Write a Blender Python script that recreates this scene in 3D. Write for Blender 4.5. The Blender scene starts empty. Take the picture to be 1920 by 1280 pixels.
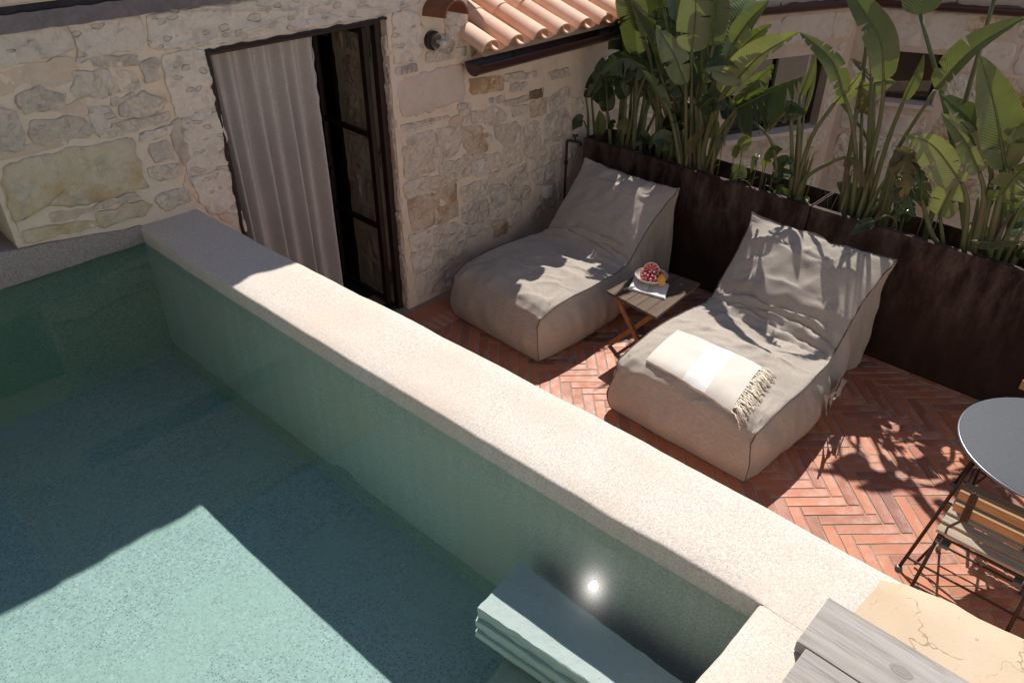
import bpy, bmesh, math, random
from mathutils import Vector, Matrix, noise
from math import sin, cos, pi, radians, sqrt, exp
RND = random.Random(7)
S = bpy.context.scene
COL = S.collection

# ------------------------------------------------------------------ camera
FPX = 1439.09                      # focal length in pixels of the 1920 wide photograph
EUL = (radians(56.3166), radians(-0.3623), radians(-46.3654))
CAM = Vector((0, 0, 3.0))
cd = bpy.data.cameras.new('camera'); cd.sensor_width = 36; cd.lens = FPX / 1920 * 36
cd.clip_start = .05; cd.clip_end = 400
cam = bpy.data.objects.new('camera', cd); COL.objects.link(cam)
cam.location = CAM; cam.rotation_euler = EUL
S.camera = cam
# ------------------------------------------------------------------ world, sun, exposure
SUN = Vector((.522, .352, .777)).normalized()
w = bpy.data.worlds.new('World'); S.world = w; w.use_nodes = True
nt = w.node_tree; nt.nodes.clear()
sky = nt.nodes.new('ShaderNodeTexSky'); sky.sky_type = 'NISHITA'; sky.sun_disc = False
sky.sun_elevation = math.asin(SUN.z); sky.sun_rotation = radians(56)
sky.air_density = 1.0; sky.dust_density = .1; sky.ozone_density = 3.0
bg = nt.nodes.new('ShaderNodeBackground'); bg.inputs[1].default_value = .08
wo = nt.nodes.new('ShaderNodeOutputWorld')
nt.links.new(sky.outputs[0], bg.inputs[0]); nt.links.new(bg.outputs[0], wo.inputs[0])
sl = bpy.data.lights.new('sun', 'SUN'); sl.energy = 5.0; sl.angle = radians(.55); sl.color = (1, .955, .89)
so = bpy.data.objects.new('sun', sl); COL.objects.link(so)
so.rotation_mode = 'QUATERNION'; so.rotation_quaternion = SUN.to_track_quat('Z', 'Y'); so.location = (4, 3, 8)
S.view_settings.view_transform = 'Standard'; S.view_settings.look = 'None'
S.view_settings.gamma = 1; S.view_settings.use_curve_mapping = False
S.view_settings.exposure = .26
S.render.engine = 'CYCLES'
S.cycles.max_bounces = 12; S.cycles.diffuse_bounces = 6; S.cycles.glossy_bounces = 4
S.cycles.transparent_max_bounces = 16; S.cycles.volume_bounces = 0
S.cycles.use_denoising = True

# ------------------------------------------------------------------ survey helpers: a sight line met with a real plane
MC = cam.rotation_euler.to_matrix()
def ray(x, y): return MC @ Vector(((x - 960) / FPX, -(y - 640) / FPX, -1))
def P(x, y, ax, v):
    i = 'xyz'.index(ax); d = ray(x, y); return CAM + d * ((v - CAM[i]) / d[i])
def PL(x, y, o, n):
    d = ray(x, y); n = Vector(n); return CAM + d * ((Vector(o) - CAM).dot(n) / d.dot(n))
# ------------------------------------------------------------------ object helpers
def tag(o, label=None, cat=None, group=None, kind=None):
    if label: o['label'] = label
    if cat: o['category'] = cat
    if group: o['group'] = group
    if kind: o['kind'] = kind
    return o
def thing(name, loc, label, cat, group=None):
    o = bpy.data.objects.new(name, None); COL.objects.link(o); o.location = loc; o.empty_display_size = .1
    return tag(o, label, cat, group)
def wl(o):
    v = Vector(o.location)
    while o.parent: o = o.parent; v += o.location
    return v
def build(name, vs, fs, mat, parent=None, loc=None, smooth=False, uv=None, sharp=None):
    off = Vector(loc) if loc is not None else Vector((0, 0, 0))
    if parent is not None: off = wl(parent) + off * 0
    me = bpy.data.meshes.new(name)
    me.from_pydata([tuple(Vector(v) - off) for v in vs], [], fs)
    me.validate(); me.update()
    if uv:
        l = me.uv_layers.new(name='UVMap')
        for lp in me.loops: l.data[lp.index].uv = uv[lp.vertex_index]
    if mat: me.materials.append(mat)
    if smooth:
        me.polygons.foreach_set('use_smooth', [True] * len(me.polygons))
        if sharp: me.set_sharp_from_angle(angle=radians(sharp))
    o = bpy.data.objects.new(name, me); COL.objects.link(o)
    if parent is not None: o.parent = parent
    elif loc is not None: o.location = loc
    return o
class MB:
    def __init__(s): s.v = []; s.f = []
    def add(s, vs, fs):
        n = len(s.v); s.v += [Vector(v) for v in vs]; s.f += [tuple(i + n for i in f) for f in fs]; return s
    def box(s, c, d, rz=0, bev=0, M=None):
        c = Vector(c); hx, hy, hz = d[0] / 2, d[1] / 2, d[2] / 2; b = min(bev, hx * .9, hy * .9, hz * .9)
        R = M if M is not None else Matrix.Rotation(rz, 3, 'Z')
        if not b:
            vs = [(x, y, z) for z in (-hz, hz) for x, y in ((-hx, -hy), (hx, -hy), (hx, hy), (-hx, hy))]
            fs = [(3, 2, 1, 0), (4, 5, 6, 7), (0, 1, 5, 4), (1, 2, 6, 5), (2, 3, 7, 6), (3, 0, 4, 7)]
        else:
            def ring(ix, z): return [(x * (hx - ix), y * (hy - ix), z) for x, y in ((-1, -1), (1, -1), (1, 1), (-1, 1))]
            vs = ring(b, -hz) + ring(0, -hz + b) + ring(0, hz - b) + ring(b, hz)
            fs = [(3, 2, 1, 0), (12, 13, 14, 15)]
            for k in range(3):
                for i in range(4):
                    j = (i + 1) % 4; fs.append((k * 4 + i, k * 4 + j, k * 4 + 4 + j, k * 4 + 4 + i))
        return s.add([c + R @ Vector(v) for v in vs], fs)
    def prism(s, poly, z0, z1, bev=.0, top=None):
        """poly: list of (x,y) counter-clockwise"""
        n = len(poly); c = Vector((sum(p[0] for p in poly) / n, sum(p[1] for p in poly) / n))
        def inset(d):
            out = []
            for p in poly:
                v = c - Vector(p[:2]); L = v.length or 1; out.append(Vector(p[:2]) + v * min(.8, d * 1.3 / L))
            return out
        rings = [[(p[0], p[1], z0) for p in poly], [(p[0], p[1], z1 - bev) for p in poly]]
        if bev: rings.append([(p[0], p[1], z1) for p in inset(bev)])
        vs = [v for r in rings for v in r]; fs = [tuple(range(n))[::-1], tuple(range((len(rings) - 1) * n, len(rings) * n))]
        for k in range(len(rings) - 1):
            for i in range(n):
                j = (i + 1) % n; fs.append((k * n + i, k * n + j, (k + 1) * n + j, (k + 1) * n + i))
        return s.add(vs, fs)
    def tube(s, pts, r, n=8, caps=True, flat=None):
        pts = [Vector(p) for p in pts]; m = len(pts)
        rr = r if isinstance(r, (list, tuple)) else [r] * m
        t0 = (pts[1] - pts[0]).normalized(); a = Vector((0, 0, 1)) if abs(t0.z) < .9 else Vector((1, 0, 0))
        u = t0.cross(a).normalized(); vs = []
        for i in range(m):
            t = (pts[min(i + 1, m - 1)] - pts[max(i - 1, 0)]).normalized()
            u = (u - t * u.dot(t)).normalized(); b = t.cross(u)
            for k in range(n):
                an = 2 * pi * k / n
                vs.append(pts[i] + (u * cos(an) * (flat or 1) + b * sin(an)) * rr[i])
        fs = []
        for i in range(m - 1):
            for k in range(n):
                j = (k + 1) % n; fs.append((i * n + k, i * n + j, (i + 1) * n + j, (i + 1) * n + k))
        if caps: fs += [tuple(range(n))[::-1], tuple(range((m - 1) * n, m * n))]
        return s.add(vs, fs)
    def lathe(s, prof, c, M=None, n=24, close=False):
        c = Vector(c); M = M or Matrix.Identity(3); vs = []; fs = []
        for r, z in prof:
            for k in range(n):
                a = 2 * pi * k / n; vs.append(c + M @ Vector((r * cos(a), r * sin(a), z)))
        for i in range(len(prof) - 1):
            for k in range(n):
                j = (k + 1) % n; fs.append((i * n + k, i * n + j, (i + 1) * n + j, (i + 1) * n + k))
        if close: fs += [tuple(range(n))[::-1], tuple(range((len(prof) - 1) * n, len(prof) * n))]
        return s.add(vs, fs)
    def grid(s, fn, nu, nv, flip=False):
        vs = [fn(i / nu, j / nv) for i in range(nu + 1) for j in range(nv + 1)]; fs = []
        for i in range(nu):
            for j in range(nv):
                a = i * (nv + 1) + j; q = (a, a + nv + 1, a + nv + 2, a + 1); fs.append(q[::-1] if flip else q)
        return s.add(vs, fs)
    def out(s, name, mat, parent=None, loc=None, smooth=False, sharp=None):
        return build(name, s.v, s.f, mat, parent, loc, smooth, None, sharp)
def crom(pts, n):
    pts = [Vector(p) for p in pts]; m = len(pts) - 1; out = []
    ext = [pts[0] * 2 - pts[1]] + pts + [pts[-1] * 2 - pts[-2]]
    for q in range(n + 1):
        t = q / n * m; i = min(int(t), m - 1); t -= i
        a, b, c, d = ext[i:i + 4]
        out.append(.5 * (2 * b + (c - a) * t + (2 * a - 5 * b + 4 * c - d) * t * t + (3 * b - a - 3 * c + d) * t ** 3))
    return out
def interp(tab, u):
    if u <= tab[0][0]: return tab[0][1]
    for (a, x), (b, y) in zip(tab, tab[1:]):
        if u <= b:
            t = (u - a) / (b - a); t = t * t * (3 - 2 * t) * .6 + t * .4
            return x + (y - x) * t
    return tab[-1][1]
def fbm(x, y, z=0, o=4): return noise.fractal(Vector((x, y, z)), 1.0, 2.0, o)

# ------------------------------------------------------------------ materials
class NM:
    def __init__(s, name):
        s.m = bpy.data.materials.new(name); s.m.use_nodes = True; s.t = s.m.node_tree; s.t.nodes.clear()
        s.out = s.N('ShaderNodeOutputMaterial'); s._co = None
    def N(s, t, **k):
        n = s.t.nodes.new(t)
        for a, b in k.items(): setattr(n, a, b)
        return n
    def L(s, a, b): s.t.links.new(a, b)
    def val(s, sock, v):
        if isinstance(v, bpy.types.NodeSocket): s.L(v, sock)
        elif v is not None:
            if hasattr(sock.default_value, '__len__') and not hasattr(v, '__len__'): v = (v,) * len(sock.default_value)
            if hasattr(v, '__len__') and len(v) == 3 and len(sock.default_value) == 4: v = (*v, 1)
            sock.default_value = v
    def co(s, rnd=True, scale=(1, 1, 1), rot=(0, 0, 0), uv=False):
        tc = s.N('ShaderNodeTexCoord'); mp = s.N('ShaderNodeMapping')
        mp.inputs['Scale'].default_value = scale; mp.inputs['Rotation'].default_value = rot
        s.L(tc.outputs['UV' if uv else 'Object'], mp.inputs[0])
        if rnd:
            oi = s.N('ShaderNodeObjectInfo'); mu = s.N('ShaderNodeMath', operation='MULTIPLY'); mu.inputs[1].default_value = 57.3
            s.L(oi.outputs['Random'], mu.inputs[0]); s.L(mu.outputs[0], mp.inputs['Location'])
        return mp.outputs[0]
    def noise(s, co, sc, det=6, rough=.55, dist=0, lac=2):
        n = s.N('ShaderNodeTexNoise'); s.L(co, n.inputs['Vector']); n.inputs['Scale'].default_value = sc
        n.inputs['Detail'].default_value = det; n.inputs['Roughness'].default_value = rough; n.inputs['Distortion'].default_value = dist
        return n.outputs['Fac']
    def voro(s, co, sc, feat='F1', out='Distance', rnd=1):
        n = s.N('ShaderNodeTexVoronoi', feature=feat); s.L(co, n.inputs['Vector']); n.inputs['Scale'].default_value = sc
        n.inputs['Randomness'].default_value = rnd
        return n.outputs[out]
    def ramp(s, f, stops):
        r = s.N('ShaderNodeValToRGB'); s.L(f, r.inputs[0]); e = r.color_ramp.elements
        while len(e) < len(stops): e.new(.5)
        for x, (p, c) in zip(e, stops):
            x.position = p; x.color = (*c, 1) if hasattr(c, '__len__') else (c, c, c, 1)
        return r.outputs[0]
    def mix(s, f, a, b, bt='MIX'):
        m = s.N('ShaderNodeMix', data_type='RGBA', blend_type=bt)
        s.val(m.inputs[0], f); s.val(m.inputs[6], a); s.val(m.inputs[7], b); return m.outputs[2]
    def math(s, op, a, b=None, clamp=False):
        m = s.N('ShaderNodeMath', operation=op, use_clamp=clamp); s.val(m.inputs[0], a)
        if b is not None: s.val(m.inputs[1], b)
        return m.outputs[0]
    def rand(s): return s.N('ShaderNodeObjectInfo').outputs['Random']
    def bump(s, h, st, dist=.01, prev=None):
        b = s.N('ShaderNodeBump'); b.inputs['Strength'].default_value = st; b.inputs['Distance'].default_value = dist
        s.L(h, b.inputs['Height'])
        if prev is not None: s.L(prev, b.inputs['Normal'])
        return b.outputs[0]
    def bsdf(s, col, rough=.8, nrm=None, metal=0, spec=.5, **k):
        p = s.N('ShaderNodeBsdfPrincipled'); s.val(p.inputs['Base Color'], col); s.val(p.inputs['Roughness'], rough)
        p.inputs['Metallic'].default_value = metal; p.inputs['Specular IOR Level'].default_value = spec
        for a, b in k.items(): s.val(p.inputs[a.replace('_', ' ')], b)
        if nrm is not None: s.L(nrm, p.inputs['Normal'])
        return p.outputs[0]
    def done(s, sh, disp=None): s.L(sh, s.out.inputs[0]); return s.m

def simple(name, col, rough=.6, metal=0, bump=0, bs=60, var=.0, spec=.5):
    m = NM(name); co = m.co(); c = col
    if var: c = m.mix(m.ramp(m.noise(co, bs * .2), [(.3, 0.), (.7, 1.)]), tuple(x * (1 - var) for x in col), tuple(min(1, x * (1 + var)) for x in col))
    nr = m.bump(m.noise(co, bs), bump, .002) if bump else None
    return m.done(m.bsdf(c, rough, nr, metal, spec))

def stone_mat(name, c1, c2, c3, grey=(.25, .24, .25), rough_b=.5, chisel=0, stain=None, gfac=.35):
    m = NM(name); co = m.co()
    big = m.noise(co, 4, 5, .6); mid = m.noise(co, 14, 6, .65, .6)
    c = m.mix(m.ramp(big, [(.35, 0.), (.65, 1.)]), c1, c2)
    c = m.mix(m.ramp(mid, [(.45, 0.), (.7, .8)]), c, c3)
    gm = m.ramp(m.noise(co, 22, 8, .7, 1.0), [(.52, 0.), (.72, gfac)])
    c = m.mix(gm, c, grey)
    if stain:
        sm = m.ramp(m.noise(co, 5, 4, .6, .4), [(.5, 0.), (.66, .85)]); c = m.mix(sm, c, stain)
    # tone of each single stone
    rv = m.ramp(m.rand(), [(0., (.90, .88, .87)), (.35, (1., .97, .95)), (.7, (.95, .95, .96)), (1., (1.05, 1.02, .98))])
    c = m.mix(1., c, rv, 'MULTIPLY')
    pits = m.ramp(m.voro(co, 70), [(.05, 0.), (.22, 1.)])
    pm = m.ramp(m.noise(co, 9, 3), [(.5, 1.), (.62, 0.)])
    c = m.mix(m.math('MULTIPLY', m.math('SUBTRACT', 1., pits), m.math('SUBTRACT', 1., pm)), c, tuple(x * .45 for x in c1))
    n = m.bump(m.noise(co, 7, 10, .68, .3), rough_b, .03)
    wv_ = m.N('ShaderNodeVectorMath', operation='MULTIPLY_ADD'); nc_ = m.N('ShaderNodeTexNoise'); m.L(co, nc_.inputs[0]); nc_.inputs['Scale'].default_value = 16
    m.L(nc_.outputs['Color'], wv_.inputs[0]); wv_.inputs[1].default_value = (.10,) * 3; m.L(co, wv_.inputs[2])
    ch_ = m.voro(wv_.outputs[0], 17); n = m.bump(ch_, rough_b * .75, .022, n)
    vn = m.math('MULTIPLY', m.ramp(ch_, [(.45, 0.), (.7, 1.)]), m.ramp(m.noise(co, 8, 4), [(.42, 0.), (.62, .5)])); c = m.mix(m.math('MULTIPLY', vn, rough_b), c, grey)
    n = m.bump(m.noise(co, 45, 6, .7), .45, .006, n)
    if chisel:
        cc = m.co(scale=(1, 1, 1.9), rot=(0, .35, 0)); nz = m.noise(cc, 6, 3)
        v = m.N('ShaderNodeTexVoronoi', feature='F1'); mm = m.N('ShaderNodeVectorMath', operation='MULTIPLY_ADD')
        nn = m.N('ShaderNodeTexNoise'); m.L(cc, nn.inputs[0]); nn.inputs['Scale'].default_value = 9
        m.L(nn.outputs['Color'], mm.inputs[0]); mm.inputs[1].default_value = (.09,) * 3; m.L(cc, mm.inputs[2])
        m.L(mm.outputs[0], v.inputs['Vector']); v.inputs['Scale'].default_value = 11
        k = m.ramp(v.outputs['Distance'], [(.24, 1.), (.33, 0.)])
        k2 = m.math('MULTIPLY', k, m.ramp(v.outputs['Color'], [(.25, 0.), (.3, 1.)]))
        c = m.mix(m.math('MULTIPLY', k2, chisel), c, (.52, .44, .34))
        n = m.bump(m.math('SUBTRACT', 1., k2), .8, .010, n)
    return m.done(m.bsdf(c, .9, n, 0, .2))

M = {}
M['stone'] = stone_mat('limestone', (.76, .67, .56), (.72, .63, .52), (.74, .66, .57), grey=(.44, .40, .36), rough_b=1.2, gfac=.5)
M['stone_grey'] = stone_mat('grey limestone', (.68, .60, .51), (.63, .55, .46), (.73, .66, .57), rough_b=1., grey=(.34, .32, .30), gfac=.8)
M['stone_chisel'] = stone_mat('chiselled limestone', (.78, .71, .63), (.74, .67, .58), (.75, .69, .61), grey=(.40, .37, .35), chisel=.5, gfac=.45, rough_b=.8)
M['stone_yellow'] = stone_mat('yellow limestone', (.66, .57, .41), (.62, .52, .36), (.68, .62, .51), rough_b=.6, gfac=.3, stain=(.55, .38, .18))
M['stone_rust'] = stone_mat('rust stained limestone', (.66, .54, .41), (.62, .50, .37), (.69, .60, .50), stain=(.42, .22, .08), rough_b=.9)
M['stone_dark'] = stone_mat('brown stone', (.20, .13, .08), (.15, .10, .06), (.27, .19, .13))
M['stone_smooth'] = stone_mat('smooth dressed limestone', (.69, .60, .53), (.61, .53, .45), (.67, .59, .52), rough_b=.2, gfac=.2)
M['stone_tan'] = stone_mat('tan stone', (.68, .55, .43), (.65, .53, .42), (.69, .58, .48), rough_b=.5, gfac=.2)
def mortar_mat():
    m = NM('lime mortar'); co = m.co(False)
    c = m.mix(m.ramp(m.noise(co, 3.2, 5, .6), [(.35, 0.), (.65, 1.)]), (.77, .65, .52), (.77, .67, .56))
    c = m.mix(m.ramp(m.noise(co, 11, 6, .6, .5), [(.5, 0.), (.75, .6)]), c, (.66, .49, .34))
    c = m.mix(m.ramp(m.noise(co, 30, 6, .7), [(.55, 0.), (.8, .5)]), c, (.48, .42, .38))
    n = m.bump(m.noise(co, 8, 9, .7), .9, .025); n = m.bump(m.noise(co, 120, 4, .7), .35, .003, n)
    return m.done(m.bsdf(c, .93, n, 0, .15))
M['mortar'] = mortar_mat()
def far_wall_mat():
    m = NM('old rendered stone wall'); co = m.co(False)
    c = m.mix(m.ramp(m.noise(co, 1.3, 5, .6), [(.35, 0.), (.62, 1.)]), (.61, .48, .40), (.58, .41, .29))
    c = m.mix(m.ramp(m.noise(co, 5, 7, .65, .7), [(.45, 0.), (.7, .7)]), c, (.67, .56, .48))
    c = m.mix(m.ramp(m.noise(co, 24, 6, .7), [(.56, 0.), (.7, .5)]), c, (.36, .29, .26))
    n = m.bump(m.noise(co, 5, 9, .66), .6, .03)
    return m.done(m.bsdf(c, .93, n, 0, .15))
M['far_wall'] = far_wall_mat()

def speckle(name, c1, c2, dark, spot_fac=.5, sc=210, bump=.35, tint=None, rough=.85, grain=.42):
    m = NM(name); co = m.co(False)
    c = m.mix(m.ramp(m.noise(co, 3, 5, .6), [(.35, 0.), (.65, 1.)]), c1, c2)
    v = m.voro(co, sc, out='Color'); bw = m.N('ShaderNodeSeparateColor'); m.L(v, bw.inputs[0]); vd_ = m.voro(co, sc)
    k = m.math('MULTIPLY', m.ramp(bw.outputs[0], [(.50, 0.), (.68, spot_fac)]), m.ramp(vd_, [(.28, 1.), (.5, 0.)]))
    c = m.mix(m.ramp(m.noise(co, sc * .45, 2, .6), [(.36, grain), (.60, 0.)]), c, dark)
    c = m.mix(k, c, dark)
    k2 = m.ramp(bw.outputs[1], [(.8, 0.), (.9, .5)]); c = m.mix(k2, c, tuple(min(1, x * 1.25) for x in c1))
    if tint:
        c = m.mix(m.ramp(m.noise(co, 1.6, 6, .62, .3), [(.48, 0.), (.66, .7)]), c, tint)
    n = m.bump(m.noise(co, 260, 3, .6), bump, .0025); n = m.bump(m.noise(co, 5, 6, .55), .25, .02, n)
    return m.done(m.bsdf(c, rough, n, 0, .25))
M['coping'] = speckle('washed sand plaster', (.65, .60, .54), (.615, .56, .495), (.38, .28, .20), .75, sc=260, grain=.34, tint=(.62, .51, .41))
M['basin'] = speckle('green grey pool plaster', (.50, .51, .47), (.46, .475, .43), (.08, .085, .08), .62, sc=125, bump=.1, grain=.18, tint=(.48, .50, .43), rough=.6)
M['ledge_plaster'] = speckle('grey pool plaster', (.36, .32, .29), (.33, .29, .27), (.14, .11, .10), .6, sc=230)
M['tan_plaster'] = None
def tan():
    m = NM('ochre plaster'); co = m.co(False)
    c = m.mix(m.ramp(m.noise(co, 4, 6, .6), [(.35, 0.), (.65, 1.)]), (.57, .455, .325), (.53, .40, .27))
    c = m.mix(m.ramp(m.noise(co, 60, 5, .7), [(.6, 0.), (.72, .6)]), c, (.35, .22, .12))
    dv_ = m.N('ShaderNodeVectorMath', operation='MULTIPLY_ADD'); dn_ = m.N('ShaderNodeTexNoise'); m.L(co, dn_.inputs[0]); dn_.inputs['Scale'].default_value = 9; dn_.inputs['Detail'].default_value = 6
    m.L(dn_.outputs['Color'], dv_.inputs[0]); dv_.inputs[1].default_value = (.22,) * 3; m.L(co, dv_.inputs[2])
    cr = m.voro(dv_.outputs[0], 3.3, 'DISTANCE_TO_EDGE')
    nz = m.noise(co, 5, 5); cm = m.math('MULTIPLY', m.ramp(cr, [(0., 1.), (.008, 0.)]), m.ramp(nz, [(.48, 0.), (.54, 1.)]))
    c = m.mix(m.math('MULTIPLY', cm, .5), c, (.22, .13, .07))
    n = m.bump(m.noise(co, 90, 5, .7), .3, .003); n = m.bump(m.math('SUBTRACT', 1., cm), .6, .004, n)
    return m.done(m.bsdf(c, .9, n, 0, .2))
M['tan_plaster'] = tan()
def brick_mat():
    m = NM('terracotta brick'); co = m.co()
    r = m.rand()
    c = m.ramp(r, [(0., (.27, .085, .045)), (.2, (.40, .13, .062)), (.5, (.49, .17, .08)), (.8, (.43, .14, .07)), (.95, (.34, .12, .08)), (.985, (.15, .06, .045))])
    c = m.mix(m.ramp(m.noise(co, 9, 5, .6), [(.4, 0.), (.75, .5)]), c, (.47, .19, .11))
    c = m.mix(m.ramp(m.noise(m.co(False), 3.4, 6, .7), [(.52, 0.), (.68, .7)]), c, (.58, .38, .31))
    c = m.mix(m.ramp(m.noise(co, 40, 6, .7), [(.6, 0.), (.8, .5)]), c, (.15, .05, .03))
    n = m.bump(m.noise(co, 35, 6, .6), .3, .003)
    return m.done(m.bsdf(c, m.ramp(m.noise(co, 12), [(.3, .42), (.7, .65)]), n, 0, .4))
M['brick'] = brick_mat()
M['grout'] = simple('sand grout', (.33, .25, .18), .95, bump=.4, bs=90, var=.2)
def rust():
    m = NM('weathered steel'); co = m.co(False); st = m.co(False, (5, 5, 1.7))
    c = m.mix(m.ramp(m.noise(co, 2.2, 7, .65, .4), [(.38, 0.), (.62, 1.)]), (.020, .010, .008), (.040, .020, .014))
    tc_ = m.N('ShaderNodeTexCoord'); sz_ = m.N('ShaderNodeSeparateXYZ'); m.L(tc_.outputs['Object'], sz_.inputs[0])
    up_ = m.ramp(m.math('ADD', sz_.outputs[2], m.math('MULTIPLY', m.noise(co, 3, 4), .5)), [(.55, .15), (1.05, 1.)])
    c = m.mix(m.math('MULTIPLY', m.ramp(m.noise(st, 1.6, 7, .7), [(.42, 0.), (.66, .65)]), up_), c, (.17, .12, .10))
    c = m.mix(m.ramp(m.noise(co, 50, 5, .7), [(.5, 0.), (.75, .6)]), c, (.014, .008, .007))
    n = m.bump(m.noise(co, 70, 6, .7), .25, .002)
    return m.done(m.bsdf(c, .72, n, 0, .2))
M['rust'] = rust()
def fabric(name, c1, c2, sc=420, wv=.35, big=.12):
    m = NM(name); co = m.co(False)
    a = m.noise(m.co(False, (1, .06, .35)), sc, 2, .5); b = m.noise(m.co(False, (.06, 1, .35)), sc, 2, .5)
    ab = m.math('ADD', a, b)
    k = m.ramp(ab, [(.75, 0.), (1.25, 1.)]) if False else m.ramp(m.math('MULTIPLY', ab, .5), [(.38, 0.), (.62, 1.)])
    c = m.mix(k, c1, c2)
    c = m.mix(m.ramp(m.noise(co, 4, 4), [(.4, 0.), (.7, .5)]), c, tuple(x * .9 for x in c1))
    n = m.bump(ab, wv, .0012); n = m.bump(m.noise(m.co(False, (1, 1, 1)), 12, 5, .55, .6), big, .015, n)
    return m.done(m.bsdf(c, .95, n, 0, .1, Sheen_Weight=.12))
M['fabric'] = fabric('greige outdoor fabric', (.345, .30, .255), (.47, .41, .355))
M['piping'] = simple('dark seam piping', (.10, .08, .07), .9, bump=.3, bs=200)
M['curtain'] = fabric('mauve grey linen', (.42, .39, .375), (.54, .505, .485), sc=260, wv=.3, big=.05)
M['towel'] = fabric('cream cotton towel', (.66, .605, .535), (.73, .675, .605), sc=300, big=.1)
M['towel_white'] = fabric('white cotton stripe', (.80, .79, .76), (.88, .87, .84), sc=300, big=.1)
M['fringe'] = simple('cream cotton yarn', (.82, .75, .62), .9, bump=.3, bs=300, var=.15)
M['linen'] = fabric('white linen', (.66, .63, .60), (.78, .76, .74), sc=400, big=.1)
M['linen_stripe'] = simple('grey woven stripe', (.32, .28, .27), .9)
M['black_metal'] = simple('black painted steel', (.018, .014, .013), .45, .0, .1, 80)
M['door_metal'] = simple('brown black door steel', (.020, .011, .008), .5, .0, .25, 40, .3)
M['chair_metal'] = simple('brown chair steel', (.035, .020, .015), .4, .3)
M['gutter'] = simple('brown painted gutter', (.060, .026, .024), .28, .0, .05, 30)
M['gutter_in'] = simple('dark gutter inside', (.03, .022, .03), .35)
M['table_top'] = simple('dark grey powder coated steel', (.050, .055, .066), .7, .0, .12, 260, .1)
M['rim'] = simple('worn grey steel rim', (.22, .24, .27), .3, .6)
M['glide'] = simple('grey plastic glide', (.09, .095, .11), .4)
M['white_plastic'] = simple('white plastic', (.62, .60, .57), .4)
M['soil'] = simple('dark potting soil', (.035, .025, .018), .95, bump=1, bs=40, var=.5)
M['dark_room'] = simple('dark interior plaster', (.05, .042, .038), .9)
M['sheath'] = None
def glassy(name, col=(.9, .95, .95), tr=.0):
    m = NM(name); lw = m.N('ShaderNodeLayerWeight'); lw.inputs['Blend'].default_value = .5
    fr5 = m.math('ADD', m.math('MULTIPLY', m.math('POWER', lw.outputs['Facing'], 4.), .8), .045)
    t = m.N('ShaderNodeBsdfTransparent'); t.inputs[0].default_value = (*col, 1)
    g = m.N('ShaderNodeBsdfGlossy'); g.inputs['Roughness'].default_value = .01
    mx = m.N('ShaderNodeMixShader'); m.L(m.math('MULTIPLY', fr5, 1.0 + tr), mx.inputs[0]); m.L(t.outputs[0], mx.inputs[1]); m.L(g.outputs[0], mx.inputs[2])
    return m.done(mx.outputs[0])
M['glass'] = glassy('window glass', (.96, .96, .94), .2)
M['lamp_glass'] = glassy('clear lamp glass', (.93, .93, .93), .8)
def water():
    m = NM('pool water'); co = m.co(False)
    n = m.bump(m.noise(co, 4, 2, .5), .022, .02)
    f = m.N('ShaderNodeFresnel'); f.inputs[0].default_value = 1.33; m.L(n, f.inputs['Normal'])
    t = m.N('ShaderNodeBsdfTransparent'); t.inputs[0].default_value = (.97, .99, .98, 1)
    g = m.N('ShaderNodeBsdfGlossy'); g.inputs['Roughness'].default_value = .0; m.L(n, g.inputs['Normal'])
    g2 = m.N('ShaderNodeBsdfGlossy'); g2.inputs['Roughness'].default_value = .10
    gx = m.N('ShaderNodeMixShader'); gx.inputs[0].default_value = .009; m.L(g.outputs[0], gx.inputs[1]); m.L(g2.outputs[0], gx.inputs[2])
    mx = m.N('ShaderNodeMixShader'); m.L(f.outputs[0], mx.inputs[0]); m.L(t.outputs[0], mx.inputs[1]); m.L(gx.outputs[0], mx.inputs[2])
    a = m.N('ShaderNodeVolumeAbsorption'); a.inputs['Color'].default_value = (.20, .70, .75, 1); a.inputs['Density'].default_value = .36
    m.L(a.outputs[0], m.out.inputs['Volume'])
    return m.done(mx.outputs[0])
M['water'] = water()
def wood(name, c1, c2, c3, axis='y', sc=1., gl=.6, bump=.4):
    m = NM(name); s3 = {'x': (1.2, 22, 22), 'y': (22, 1.2, 22), 'z': (22, 22, 1.2)}[axis]
    co = m.co(True, tuple(x * sc for x in s3))
    g = m.noise(co, 1.4, 8, .62, 1.2); c = m.mix(m.ramp(g, [(.35, 0.), (.6, 1.)]), c1, c2)
    f = m.noise(co, 6, 6, .7, .5); c = m.mix(m.ramp(f, [(.52, 0.), (.72, .8)]), c, c3)
    n = m.bump(g, bump, .004); n = m.bump(f, bump * .7, .002, n)
    return m.done(m.bsdf(c, gl, n, 0, .3))
M['deck'] = wood('silvered deck board', (.29, .26, .235), (.39, .36, .33), (.15, .13, .115), 'y', .55, .85, .6)
M['slat_grey'] = wood('weathered slat', (.30, .245, .185), (.40, .33, .25), (.14, .11, .085), 'y', 1, .8)
M['slat_teak'] = wood('teak slat', (.33, .18, .075), (.42, .25, .12), (.18, .09, .04), 'y', 1, .55)
M['table_wood'] = wood('worn brown wood', (.075, .045, .030), (.13, .082, .052), (.045, .028, .02), 'x', 1, .75)
M['leg_wood'] = wood('orange brown wood', (.25, .11, .04), (.34, .16, .06), (.12, .05, .02), 'z', 1, .6)
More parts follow.
